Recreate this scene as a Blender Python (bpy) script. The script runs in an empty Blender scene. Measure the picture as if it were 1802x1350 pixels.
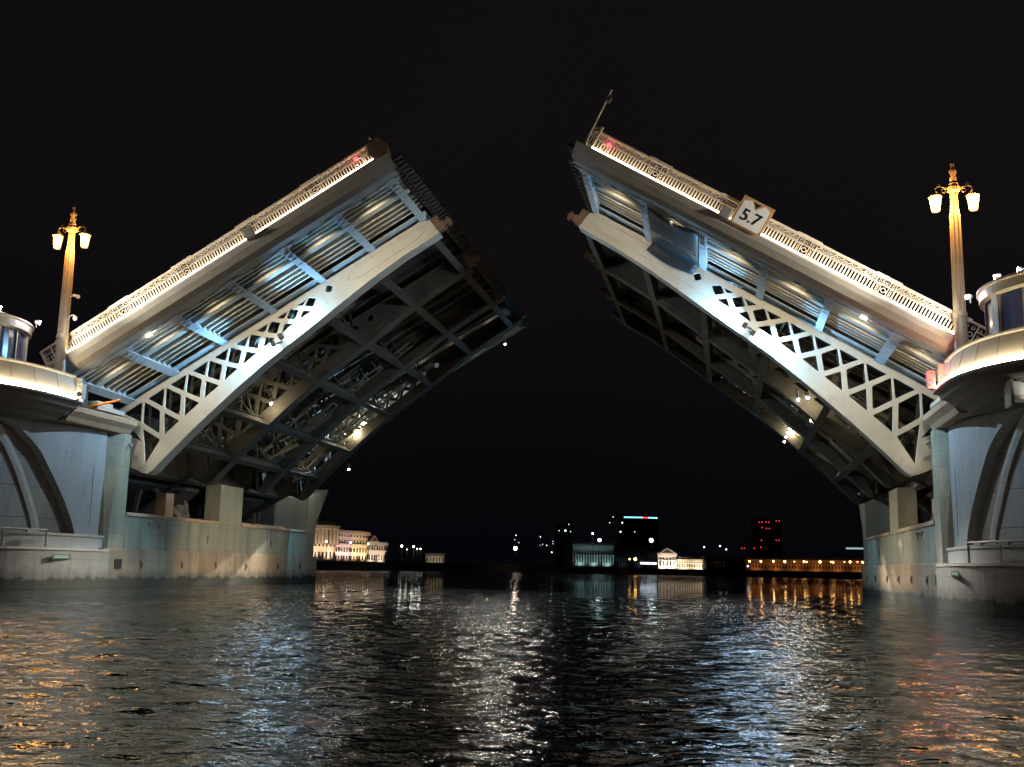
import bpy, bmesh, math, random
import numpy as np
from mathutils import Vector, Matrix
random.seed(7)
R = math.radians
sc = bpy.context.scene
COL = sc.collection

# ------------------------------------------------------------------ camera
cam_d = bpy.data.cameras.new('camera'); cam = bpy.data.objects.new('camera', cam_d); COL.objects.link(cam)
CR = Vector((0.98108287, 0.19261751, 0.01936245)); CU = Vector((0.01370343, -0.168867, 0.98554358)); CF = Vector((-0.19310263, 0.96663459, 0.16831204))
CP = Vector((11.4695, -48.5904, 1.402)); FPX = 1907.53
m = Matrix((CR, CU, -CF)).transposed().to_4x4(); m.translation = CP
cam.matrix_world = m
cam_d.sensor_fit = 'HORIZONTAL'; cam_d.sensor_width = 36; cam_d.lens = FPX / 1802 * 36
cam_d.clip_start = .5; cam_d.clip_end = 6000
sc.camera = cam

def bearing(px, py, dist):
    """point at a surveyed bearing (photo pixel) and distance from the boat"""
    d = CR * ((px - 901) / FPX) - CU * ((py - 675) / FPX) + CF
    return CP + d * dist

# ------------------------------------------------------------------ night sky
w = bpy.data.worlds.new('World'); sc.world = w; w.use_nodes = True
nt = w.node_tree; bg = nt.nodes['Background']
tc = nt.nodes.new('ShaderNodeTexCoord'); sp = nt.nodes.new('ShaderNodeSeparateXYZ')
nz = nt.nodes.new('ShaderNodeTexNoise'); nz.inputs['Scale'].default_value = 1.2; nz.inputs['Detail'].default_value = 4
cr = nt.nodes.new('ShaderNodeValToRGB')
cr.color_ramp.elements[0].color = (.0030, .0029, .0036, 1); cr.color_ramp.elements[1].color = (.0062, .0048, .0054, 1)
cr.color_ramp.elements[0].position = .3; cr.color_ramp.elements[1].position = .75
nt.links.new(tc.outputs['Generated'], nz.inputs['Vector']); nt.links.new(nz.outputs['Fac'], cr.inputs['Fac'])
nt.links.new(tc.outputs['Generated'], sp.inputs[0])
mr = nt.nodes.new('ShaderNodeMapRange'); mr.inputs['From Min'].default_value = 0; mr.inputs['From Max'].default_value = .3; mr.inputs['To Min'].default_value = .1; mr.inputs['To Max'].default_value = 1.05
nt.links.new(sp.outputs['Z'], mr.inputs['Value']); vm = nt.nodes.new('ShaderNodeMixRGB'); vm.inputs['Color1'].default_value = (.0010, .0013, .0022, 1)
nt.links.new(mr.outputs['Result'], vm.inputs['Fac']); nt.links.new(cr.outputs['Color'], vm.inputs['Color2'])
nt.links.new(vm.outputs['Color'], bg.inputs['Color']); bg.inputs['Strength'].default_value = 1

sc.view_settings.view_transform = 'Standard'; sc.view_settings.look = 'None'
sc.view_settings.exposure = 0; sc.view_settings.gamma = 1
sc.render.engine = 'CYCLES'
cy = sc.cycles
cy.max_bounces = 5; cy.diffuse_bounces = 3; cy.glossy_bounces = 4; cy.transmission_bounces = 2
cy.caustics_reflective = False; cy.caustics_refractive = False
cy.sample_clamp_indirect = 4; cy.sample_clamp_direct = 60
cy.use_denoising = True

# ------------------------------------------------------------------ materials
def mat(name, base, rough=.5, metal=0, emis=None, es=0, spec=None):
    m = bpy.data.materials.new(name); m.use_nodes = True
    p = m.node_tree.nodes['Principled BSDF']
    p.inputs['Base Color'].default_value = (*base, 1); p.inputs['Roughness'].default_value = rough; p.inputs['Metallic'].default_value = metal
    if spec is not None: p.inputs['Specular IOR Level'].default_value = spec
    if emis: p.inputs['Emission Color'].default_value = (*emis, 1); p.inputs['Emission Strength'].default_value = es
    return m

def weathered(name, c0, c1, scale=1.2, rough=.55, streak=(1, 1, .18), bump=.02, dirt=None, dirt_amt=.5, metal=0):
    """two-tone noise, streaks along z, optional dirt colour in patches, light bump"""
    m = mat(name, c0, rough, metal); t = m.node_tree; N = t.nodes; L = t.links; p = N['Principled BSDF']
    tc = N.new('ShaderNodeTexCoord'); mp = N.new('ShaderNodeMapping'); mp.inputs['Scale'].default_value = streak
    n1 = N.new('ShaderNodeTexNoise'); n1.inputs['Scale'].default_value = scale; n1.inputs['Detail'].default_value = 8; n1.inputs['Roughness'].default_value = .65
    r = N.new('ShaderNodeValToRGB'); r.color_ramp.elements[0].position = .3; r.color_ramp.elements[1].position = .72
    r.color_ramp.elements[0].color = (*c0, 1); r.color_ramp.elements[1].color = (*c1, 1)
    L.new(tc.outputs['Object'], mp.inputs['Vector']); L.new(mp.outputs['Vector'], n1.inputs['Vector']); L.new(n1.outputs['Fac'], r.inputs['Fac'])
    out = r.outputs['Color']
    if dirt:
        n2 = N.new('ShaderNodeTexNoise'); n2.inputs['Scale'].default_value = scale * 2.3; n2.inputs['Detail'].default_value = 10; n2.inputs['Roughness'].default_value = .7
        L.new(mp.outputs['Vector'], n2.inputs['Vector'])
        r2 = N.new('ShaderNodeValToRGB'); r2.color_ramp.elements[0].position = .52; r2.color_ramp.elements[1].position = .75
        r2.color_ramp.elements[0].color = (0, 0, 0, 1); r2.color_ramp.elements[1].color = (dirt_amt,) * 3 + (1,)
        L.new(n2.outputs['Fac'], r2.inputs['Fac'])
        mx = N.new('ShaderNodeMixRGB'); mx.inputs['Color2'].default_value = (*dirt, 1)
        L.new(r2.outputs['Color'], mx.inputs['Fac']); L.new(out, mx.inputs['Color1']); out = mx.outputs['Color']
    L.new(out, p.inputs['Base Color'])
    n3 = N.new('ShaderNodeTexNoise'); n3.inputs['Scale'].default_value = 14; n3.inputs['Detail'].default_value = 6
    L.new(tc.outputs['Object'], n3.inputs['Vector'])
    b = N.new('ShaderNodeBump'); b.inputs['Strength'].default_value = .5; b.inputs['Distance'].default_value = bump
    L.new(n3.outputs['Fac'], b.inputs['Height']); L.new(b.outputs['Normal'], p.inputs['Normal'])
    return m

def masonry(name, c0, c1, lo=None, joint_z=1.55, joint_off=0., joint_y=0, seam=.55, algae=.47):
    """concrete / stone with course joints, rust stains below z=2.1, algae by the water line"""
    m = weathered(name, c0, c1, .8, .8, (1, 1, .25), .03, dirt=(c0[0] * .55, c0[1] * .5, c0[2] * .42), dirt_amt=.55)
    t = m.node_tree; N = t.nodes; L = t.links; p = N['Principled BSDF']
    src = p.inputs['Base Color'].links[0].from_socket
    tc = N.new('ShaderNodeTexCoord'); s = N.new('ShaderNodeSeparateXYZ'); L.new(tc.outputs['Object'], s.inputs[0])
    def M(op, a, b=None, clamp=False):
        n = N.new('ShaderNodeMath'); n.operation = op; n.use_clamp = clamp
        for i, v in enumerate((a, b)):
            if v is None: continue
            if isinstance(v, (int, float)): n.inputs[i].default_value = v
            else: L.new(v, n.inputs[i])
        return n.outputs[0]
    def joint(sock, period, off, wd):
        a = M('FRACT', M('DIVIDE', M('ADD', sock, off), period)); a = M('ABSOLUTE', M('SUBTRACT', a, .5))
        return M('GREATER_THAN', a, .5 - wd / period / 2)
    j = joint(s.outputs['Z'], joint_z, joint_off, .03)
    if joint_y: j = M('MAXIMUM', j, joint(s.outputs['Y'], joint_y, 0, .03))
    def mix(fac, col, src):
        x = N.new('ShaderNodeMixRGB'); L.new(src, x.inputs['Color1']); x.inputs['Color2'].default_value = (*col, 1)
        L.new(fac, x.inputs['Fac']); return x.outputs['Color']
    if lo:
        n = N.new('ShaderNodeTexNoise'); n.inputs['Scale'].default_value = .9; n.inputs['Detail'].default_value = 9; n.inputs['Roughness'].default_value = .7
        mp = N.new('ShaderNodeMapping'); mp.inputs['Scale'].default_value = (1, 1, .35); L.new(tc.outputs['Object'], mp.inputs['Vector']); L.new(mp.outputs['Vector'], n.inputs['Vector'])
        below = M('LESS_THAN', s.outputs['Z'], 2.1)
        src = mix(M('MULTIPLY', below, .75), lo, src)
        rst = M('MULTIPLY', below, M('MULTIPLY', M('SUBTRACT', n.outputs['Fac'], .53, True), 3.0, True))
        src = mix(rst, (.16, .075, .035), src)
        n4 = N.new('ShaderNodeTexNoise'); n4.inputs['Scale'].default_value = .5; n4.inputs['Detail'].default_value = 6
        mp4 = N.new('ShaderNodeMapping'); mp4.inputs['Scale'].default_value = (1, 1.8, .12); L.new(tc.outputs['Object'], mp4.inputs['Vector']); L.new(mp4.outputs['Vector'], n4.inputs['Vector'])
        src = mix(M('MULTIPLY', M('SUBTRACT', n4.outputs['Fac'], .5, True), 3, True), (.10, .10, .075), src)
    src = mix(M('MULTIPLY', j, seam), (.03, .028, .025), src)
    na = N.new('ShaderNodeTexNoise'); na.inputs['Scale'].default_value = 1.6; na.inputs['Detail'].default_value = 8; L.new(tc.outputs['Object'], na.inputs['Vector'])
    z = M('ADD', s.outputs['Z'], M('MULTIPLY', M('SUBTRACT', na.outputs['Fac'], .5), .75))
    al = M('SUBTRACT', 1, M('MULTIPLY', M('SUBTRACT', z, algae - .04), 9, True), True)
    src = mix(al, (.003, .0034, .002), src)
    al2 = M('MULTIPLY', M('SUBTRACT', 1, M('MULTIPLY', M('SUBTRACT', z, algae), 1.6, True), True), .7)
    src = mix(al2, (.035, .037, .022), src)
    L.new(src, p.inputs['Base Color'])
    return m

STEEL = weathered('painted_steel', (.56, .53, .45), (.66, .63, .55), .5, .5, (1, 1, 1), .0007, dirt=(.37, .29, .20), dirt_amt=.42)
STEELR = weathered('rail_paint', (.6, .53, .44), (.7, .63, .54), 2, .5, (1, 1, 1), .0007, dirt=(.3, .24, .18), dirt_amt=.3)
STEELB = weathered('bracket_paint', (.48, .52, .54), (.58, .62, .64), .8, .5, (1, 1, 1), .0007, dirt=(.25, .25, .24), dirt_amt=.3)
DECKM = weathered('deck_underside', (.04, .034, .028), (.07, .06, .05), .9, .65, (1, 1, 1), .01, dirt=(.08, .06, .05), dirt_amt=.5)  # kept dark: shade of rib gaps and inner bays put into the colour
FASC = weathered('edge_paint', (.4, .37, .32), (.48, .45, .4), .7, .6, (1, 1, 1), .001, dirt=(.2, .17, .13), dirt_amt=.35)
INNER = weathered('shaded_steel', (.05, .046, .038), (.10, .092, .076), 1, .9, (1, 1, 1), .01, dirt=(.06, .05, .04), dirt_amt=.7)  # same steel darkened, shade of the unlit bays put into the colour
DARK = weathered('dark_steel', (.05, .045, .04), (.11, .10, .09), 2, .6, (1, 1, 1), .01)
RUST = weathered('rusty_steel', (.16, .09, .06), (.26, .18, .13), 3, .7, (1, 1, 1), .01)
MACH = weathered('machinery_paint', (.14, .13, .10), (.26, .24, .18), 3, .85, (1, 1, 1), .01, dirt=(.07, .05, .04), dirt_amt=.6)  # tone lowered to paint in the shade of the leaf interior
WALL = masonry('channel_wall', (.30, .285, .20), (.38, .36, .27), lo=(.44, .30, .19), joint_z=.73, joint_off=.02, seam=.25)
NOSE = masonry('nose_concrete', (.35, .36, .34), (.43, .44, .42), joint_z=40, seam=0)
PANEL = masonry('nose_panels', (.36, .36, .33), (.44, .44, .41), joint_z=1.55, joint_off=-.35 + .0, seam=.85)
RECESS = masonry('recess_panels', (.23, .205, .17), (.30, .27, .225), joint_z=1.55, joint_off=-.35, seam=.7)  # darker copy of the nose panels, recess shade put into the colour
BASE = masonry('base_granite', (.33, .31, .27), (.41, .39, .35), joint_z=.73, joint_off=.02, joint_y=2.3, seam=.2)
COPE = weathered('coping_stone', (.42, .40, .34), (.52, .50, .44), 2, .7, (1, 1, 1), .01, dirt=(.22, .19, .14), dirt_amt=.5)
PINK = weathered('orange_lit_concrete', (.46, .29, .17), (.56, .38, .25), 2, .8, (1, 1, 1), .02, dirt=(.2, .13, .09), dirt_amt=.5)  # concrete with orange lamp light put into its colour, plus dirt patches
BALC = weathered('balcony_paint', (.5, .48, .42), (.58, .56, .5), .8, .6, (1, 1, 1), .006, dirt=(.32, .28, .22), dirt_amt=.3)
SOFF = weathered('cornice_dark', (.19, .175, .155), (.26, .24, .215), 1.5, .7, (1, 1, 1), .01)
CABIN = weathered('cabin_frame', (.46, .42, .34), (.54, .5, .42), 2, .45, (1, 1, 1), .003)
GLASS = mat('cabin_glass', (.03, .03, .06), .12, 0, (.25, .28, .55), .06)
PANE = mat('dark_pane', (.015, .015, .02), .15)
LED = mat('led_tube', (.9, .9, .9), .5, 0, (1, .80, .54), 12)
LEDB = mat('balcony_led', (.9, .9, .9), .5, 0, (1, .80, .50), 60)
LENSW = mat('flood_lens', (1, 1, 1), .3, 0, (.95, .93, 1), 60)
LENSB = mat('flood_lens_blue', (1, 1, 1), .3, 0, (.55, .8, 1), 60)
LENSY = mat('work_lens', (1, 1, 1), .3, 0, (1, .9, .68), 40)
LANT = mat('lantern_glass', (1, .9, .7), .4, 0, (1, .50, .17), 6)
REDL = mat('red_lens', (1, .1, .1), .4, 0, (1, .03, .04), 8)
LAMPM = weathered('lamp_iron', (.4, .34, .24), (.5, .44, .32), 3, .4, (1, 1, .3), .005, dirt=(.18, .14, .1), dirt_amt=.4)
WHITE = mat('white_enamel', (.75, .75, .72), .4)
BLACKP = mat('black_paint', (.02, .02, .022), .4)
GREEN = mat('green_plate', (.03, .16, .10), .5)
WOOD = weathered('sign_border', (.42, .24, .1), (.55, .34, .16), 5, .6, (1, 1, 1), .005)
GREYP = weathered('grey_paint', (.2, .2, .19), (.27, .26, .25), 3, .5, (1, 1, 1), .004)

# ------------------------------------------------------------------ mesh helper
class MB:
    def __init__(s): s.v = []; s.f = []
    def add(s, vs, fs):
        o = len(s.v); s.v += [tuple(v) for v in vs]; s.f += [tuple(i + o for i in f) for f in fs]; return s
    def box(s, x0, x1, y0, y1, z0, z1):
        return s.add([(x, y, z) for x in (x0, x1) for y in (y0, y1) for z in (z0, z1)],
                     [(0, 1, 3, 2), (4, 6, 7, 5), (0, 4, 5, 1), (2, 3, 7, 6), (0, 2, 6, 4), (1, 5, 7, 3)])
    def bar(s, p, q, w, h=None, up=(0, 0, 1)):
        p = Vector(p); q = Vector(q); h = h or w; d = (q - p).normalized(); up = Vector(up)
        if abs(d.dot(up)) > .99: up = Vector((0, 1, 0))
        a = d.cross(up).normalized(); b = a.cross(d)
        vs = [c + a * (i * w / 2) + b * (j * h / 2) for c in (p, q) for i in (-1, 1) for j in (-1, 1)]
        return s.add(vs, [(0, 1, 3, 2), (4, 6, 7, 5), (0, 4, 5, 1), (2, 3, 7, 6), (0, 2, 6, 4), (1, 5, 7, 3)])
    def tube(s, pts, r, n=8, closed=False):
        pts = [Vector(p) for p in pts]; N = len(pts); rr = r if isinstance(r, (list, tuple)) else [r] * N; o = []
        for i, p in enumerate(pts):
            a = pts[(i - 1) % N] if (i or closed) else p; b = pts[(i + 1) % N] if (i < N - 1 or closed) else p
            d = (b - a).normalized(); up = Vector((0, 0, 1)) if abs(d.z) < .95 else Vector((0, 1, 0))
            u = d.cross(up).normalized(); v = u.cross(d)
            o += [p + (u * math.cos(t) + v * math.sin(t)) * rr[i] for t in (2 * math.pi * k / n for k in range(n))]
        fs = [(i * n + k, i * n + (k + 1) % n, ((i + 1) % N) * n + (k + 1) % n, ((i + 1) % N) * n + k) for i in range(N if closed else N - 1) for k in range(n)]
        if not closed: fs += [tuple(range(n))[::-1], tuple((N - 1) * n + k for k in range(n))]
        return s.add(o, fs)
    def lathe(s, prof, c=(0, 0, 0), n=16, flute=0, sx=1):
        o = []
        for r, z in prof:
            for k in range(n):
                t = 2 * math.pi * k / n; q = r * (1 - flute * (k % 2)) ; o.append((c[0] + q * math.cos(t) * sx, c[1] + q * math.sin(t), c[2] + z))
        N = len(prof)
        fs = [(i * n + k, i * n + (k + 1) % n, (i + 1) * n + (k + 1) % n, (i + 1) * n + k) for i in range(N - 1) for k in range(n)]
        fs += [tuple(range(n))[::-1], tuple((N - 1) * n + k for k in range(n))]
        return s.add(o, fs)
    def prism(s, poly, d0, d1, plane='xz'):
        def P(a, b, d): return {'xz': (a, d, b), 'yz': (d, a, b), 'xy': (a, b, d)}[plane]
        n = len(poly)
        return s.add([P(a, b, d0) for a, b in poly] + [P(a, b, d1) for a, b in poly],
                     [tuple(range(n)), tuple(range(n, 2 * n))[::-1]] + [(i, (i + 1) % n, n + (i + 1) % n, n + i) for i in range(n)])
    def grid(s, rows):
        n = len(rows[0]); N = len(rows)
        return s.add([p for r in rows for p in r], [(i * n + k, i * n + k + 1, (i + 1) * n + k + 1, (i + 1) * n + k) for i in range(N - 1) for k in range(n - 1)])
    def ring(s, c, r, rt, axis='y', n=14, m_=6, a0=0, a1=360):
        full = a1 - a0 >= 360; k = n if full else n + 1; pts = []
        for i in range(k):
            t = R(a0 + (a1 - a0) * i / n); a, b = r * math.cos(t), r * math.sin(t)
            pts.append({'y': (c[0] + a, c[1], c[2] + b), 'z': (c[0] + a, c[1] + b, c[2]), 'x': (c[0], c[1] + a, c[2] + b)}[axis])
        return s.tube(pts, rt, m_, closed=full)
    def build(s, name, material, parent=None, sg=1, smooth=False, bev=0):
        me = bpy.data.meshes.new(name)
        vs = [(v[0] * sg, v[1], v[2]) for v in s.v]; me.from_pydata(vs, [], s.f)
        bm = bmesh.new(); bm.from_mesh(me); bmesh.ops.recalc_face_normals(bm, faces=bm.faces); bm.to_mesh(me); bm.free()
        me.materials.append(material)
        if smooth: me.polygons.foreach_set('use_smooth', [True] * len(me.polygons))
        o = bpy.data.objects.new(name, me); COL.objects.link(o); o.parent = parent
        if bev:
            b = o.modifiers.new('bevel', 'BEVEL'); b.width = bev; b.segments = 2; b.limit_method = 'ANGLE'
        return o

def tag(o, label=None, cat=None, group=None, kind=None):
    if label: o['label'] = label
    if cat: o['category'] = cat
    if group: o['group'] = group
    if kind: o['kind'] = kind
    return o
def empty(name, loc=(0, 0, 0), label=None, cat=None, group=None):
    o = bpy.data.objects.new(name, None); COL.objects.link(o); o.location = loc; o.empty_display_size = .3
    return tag(o, label, cat, group)
def copy_part(o, loc, parent):
    c = o.copy(); COL.objects.link(c); c.location = loc; c.parent = parent
    for ch in list(o.children):
        d = ch.copy(); COL.objects.link(d); d.parent = c
    return c
def spot(name, loc, target, power, color, angle=60, blend=.6, size=.15, parent=None):
    l = bpy.data.lights.new(name, 'SPOT'); l.energy = power; l.color = color; l.spot_size = R(angle); l.spot_blend = blend; l.shadow_soft_size = size
    o = bpy.data.objects.new(name, l); COL.objects.link(o)
    d = Vector(target) - Vector(loc); q = d.to_track_quat('-Z', 'Y'); 
    mw = q.to_matrix().to_4x4(); mw.translation = loc
    if parent: o.parent = parent; bpy.context.view_layer.update(); o.matrix_parent_inverse = parent.matrix_world.inverted()
    o.matrix_world = mw
    return o
def point(name, loc, power, color, size=.1, parent=None):
    l = bpy.data.lights.new(name, 'POINT'); l.energy = power; l.color = color; l.shadow_soft_size = size
    o = bpy.data.objects.new(name, l); COL.objects.link(o)
    if parent: o.parent = parent; bpy.context.view_layer.update(); o.matrix_parent_inverse = parent.matrix_world.inverted()
    o.matrix_world = Matrix.Translation(loc)
    return o

# ------------------------------------------------------------------ bascule leaf
AL = R(30.8)
HX, HZ = 28., 7.6
VB = [(-1, -4.2), (4.6, -4.2), (5.1, -4.5), (5.45, -4.95), (5.9, -5.12), (6.3, -5.12), (6.75, -4.98), (7.6, -4.75), (9.6, -4.25), (12.6, -3.62), (14.8, -3.22), (16.65, -3.0), (18.8, -2.76), (20, -2.6), (22.4, -2.3), (24.5, -2.15), (26.85, -2.1)]
VI = [(-1, -3.9), (5.0, -4.1), (5.9, -4.92), (7.15, -4.02), (10.1, -3.4), (13.6, -2.75), (17.1, -2.28), (20.5, -2.02), (22.4, -1.98), (26.0, -1.9)]
def itp(tab, u): return float(np.interp(u, [a for a, b in tab], [b for a, b in tab]))
CRS = [4.95, 6.77, 8.3, 9.8, 11.28, 12.72, 14.1, 15.47, 16.82, 18.08, 19.3]
TOPV = -1.08
VC = [(4.9, -2.45), (6.77, -2.38), (8.33, -2.28), (9.8, -2.15), (11.3, -2.02), (12.72, -1.93), (14.1, -1.82), (15.5, -1.71), (16.8, -1.63), (18.1, -1.55), (19.3, -1.49)]

def inset(poly, d):
    n = len(poly); area = sum(poly[i][0] * poly[(i + 1) % n][1] - poly[(i + 1) % n][0] * poly[i][1] for i in range(n))
    if area < 0: poly = poly[::-1]
    L = []
    for i in range(n):
        p = Vector(poly[i]); q = Vector(poly[(i + 1) % n]); t = (q - p).normalized(); nn = Vector((-t.y, t.x)); L.append((p + nn * d[i] if isinstance(d, list) else p + nn * d, t))
    out = []
    for i in range(n):
        p, t = L[i - 1]; q, s = L[i]; den = t.x * s.y - t.y * s.x
        k = ((q.x - p.x) * s.y - (q.y - p.y) * s.x) / den; out.append(p + t * k)
    return out
def rounded(poly, r, n=4):
    out = []; N = len(poly)
    for i in range(N):
        p = Vector(poly[i]); a = Vector(poly[i - 1]); b = Vector(poly[(i + 1) % N])
        ra = min(r, (a - p).length * .4); rb = min(r, (b - p).length * .4)
        A = p + (a - p).normalized() * ra; B = p + (b - p).normalized() * rb
        for k in range(n + 1):
            t = k / n; out.append(A * (1 - t) ** 2 + p * 2 * t * (1 - t) + B * t * t)
    return out

def web_holes():
    H = []; c = CRS; t = .135
    for k in range(1, len(c)):
        a = c[k - 1]; b = c[k]; mm = (a + b) / 2
        lift = lambda u: .22 - .006 * (u - 6)
        top = TOPV; bot = itp(VI, mm) + lift(mm); ca = itp(VC, a); cb = itp(VC, b)
        if k > 1: H.append(inset([(mm, top), (b, cb), (mm, bot), (a, ca)], t))
        else: H.append([(6.42, -3.3), (6.3, -2.7), (5.9, -1.95), (5.45, -1.5), (5.2, -1.8), (5.6, -2.3)])
        if k < len(c) - 1:
            nx = (b + c[k + 1]) / 2; nb = itp(VI, nx) + lift(nx)
            sc_ = min(1, (cb * -1 - .9) / .9)
            H.append(inset([(mm, top - .06), (nx, top - .06), (b, cb)], [0.0, t, t] if True else t))
            H.append(inset([(mm, bot + .02), (nx, nb + .02), (b, cb)], [0.0, t, t] if True else t))
    s = .24
    H.append([(19.95, -1.45 + s), (19.95 + s * 1.1, -1.45 + .02), (19.95, -1.45 - s), (19.95 - s * 1.1, -1.45 - .02)])
    return H

def orient(poly):
    n = len(poly); A = sum(poly[i][0] * poly[(i + 1) % n][1] - poly[(i + 1) % n][0] * poly[i][1] for i in range(n)); return A

def plate_with_holes(name, outline, holes, y0, y1):
    cu = bpy.data.curves.new(name, 'CURVE'); cu.dimensions = '2D'; cu.fill_mode = 'BOTH'; cu.extrude = (y1 - y0) / 2 - .012; cu.bevel_depth = .012; cu.bevel_resolution = 0; cu.offset = -.012
    for poly in [outline] + holes:
        sp_ = cu.splines.new('POLY'); sp_.points.add(len(poly) - 1); sp_.use_cyclic_u = True
        for i, p in enumerate(poly): sp_.points[i].co = (p[0], p[1], 0, 1)
    o = bpy.data.objects.new(name, cu); COL.objects.link(o); bpy.context.view_layer.update()
    me = bpy.data.meshes.new_from_object(o.evaluated_get(bpy.context.evaluated_depsgraph_get()))
    mb = MB(); mb.v = [(v.co.x, (y0 + y1) / 2 + v.co.z, v.co.y) for v in me.vertices]; mb.f = [tuple(p.vertices) for p in me.polygons]
    bpy.data.objects.remove(o); bpy.data.curves.remove(cu); bpy.data.meshes.remove(me)
    return mb

US = [6.3, 6.8, 7.6, 9.6, 11, 12.6, 14, 15.5, 17, 18.8, 20, 21.2, 22.4, 23.5, 24.5, 25.6, 26.85]
outline = [(26.85, -2.06), (26.75, -1.15), (26.3, -.92), (4.0, -.92), (3.0, -.92), (0, -1.0), (0, -4.15), (4.6, -4.15), (5.1, -4.22), (5.28, -4.4), (5.7, -4.95), (5.85, -5.07), (6.05, -5.1)] + [(u, itp(VB, u) + .06) for u in US[:-1]]
HOLES = [rounded([tuple(p) for p in h], .1 if len(h) > 3 else .08) for h in web_holes()]
WEB = plate_with_holes('web', outline, HOLES, 0, .12)

def strip(path_lo, path_hi, y0, y1):
    """band between two (u,v) polylines, thick in y"""
    mb = MB(); n = len(path_lo)
    vs = [(a, y, b) for y in (y0, y1) for a, b in path_lo + path_hi]; m2 = 2 * n; fs = []
    for i in range(n - 1):
        fs += [(i, i + 1, n + i + 1, n + i), (m2 + i, m2 + n + i, m2 + n + i + 1, m2 + i + 1), (i, m2 + i, m2 + i + 1, i + 1), (n + i, n + i + 1, m2 + n + i + 1, m2 + n + i)]
    fs += [(0, n, m2 + n, m2), (n - 1, m2 + n - 1, m2 + 2 * n - 1, 2 * n - 1)]
    return mb.add(vs, fs)

def railing_panel_mb(Lp, orn0=True, orn1=True):
    mb = MB(); a = .47 if orn0 else .1; b = Lp - (.47 if orn1 else .1)
    mb.box(0, Lp, -.07, .07, 0, .15)                       # plinth
    mb.box(0, Lp, -.11, .11, .865, .95)                     # hand rail
    mb.box(0, Lp, -.06, .06, .835, .865)
    mb.box(a, b, -.045, .045, .15, .175); mb.box(a, b, -.045, .045, .56, .60); mb.box(a, b, -.035, .035, .63, .655)
    n = max(2, int(round((b - a) / .157))); st = (b - a) / n
    for i in range(n + 1):
        x = a + i * st; mb.box(x - .036, x + .036, -.04, .04, .174, .561)
    k = max(2, int((b - a) / .33)); ks = (b - a) / k
    for i in range(k):                                       # scroll frieze
        x = a + i * ks
        mb.bar((x, 0, .66), (x + ks / 2, 0, .83), .04, .05, (0, 1, 0)); mb.bar((x + ks / 2, 0, .83), (x + ks, 0, .66), .04, .05, (0, 1, 0))
        mb.ring((x + ks / 2, 0, .705), .045, .018, n=8, m_=4)
        mb.ring((x + .02, 0, .79), .035, .016, n=8, m_=4)
        mb.box(x + ks * .32, x + ks * .68, -.03, .03, .655, .675)
    for on, x0, s_ in ((orn0, 0, 1), (orn1, Lp, -1)):
        if not on:
            mb.box(min(x0, x0 + s_ * .1), max(x0, x0 + s_ * .1), -.06, .06, .15, .87); continue
        e = x0 + s_ * .47; mb.box(min(e, e - s_ * .04), max(e, e - s_ * .04), -.05, .05, .15, .84)
        f = x0 + s_ * .16; mb.box(min(f, f + s_ * .035), max(f, f + s_ * .035), -.05, .05, .15, .84)
        mb.box(min(x0, e), max(x0, e), -.04, .04, .56, .60)
        for vz in (.24, .37, .5, .68, .78): mb.ring((x0 + s_ * .31, 0, vz), .055, .02, n=8, m_=4)
        mb.bar((x0, 0, .25), (x0 + s_ * .14, 0, .37), .035, .05, (0, 1, 0)); mb.bar((x0 + s_ * .14, 0, .37), (x0, 0, .49), .035, .05, (0, 1, 0))
        mb.ring((x0 + s_ * .07, 0, .7), .06, .02, n=8, m_=4)
        mb.box(min(x0, x0 + s_ * .6), max(x0, x0 + s_ * .6), -.12, .12, .952, 1.0)
    return mb

ORN = [7.62, 11.47, 15.35, 19.2, 23.05, 26.88]
CROSS = [26.4, 22.7, 18.9, 15.0, 10.95, 8.0]
BRK = [26.45, 23.15, 19.9, 16.63, 13.28, 9.94, 6.9]
GIRD = [6.92, 14.1, 22.9, 30.08]

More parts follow.
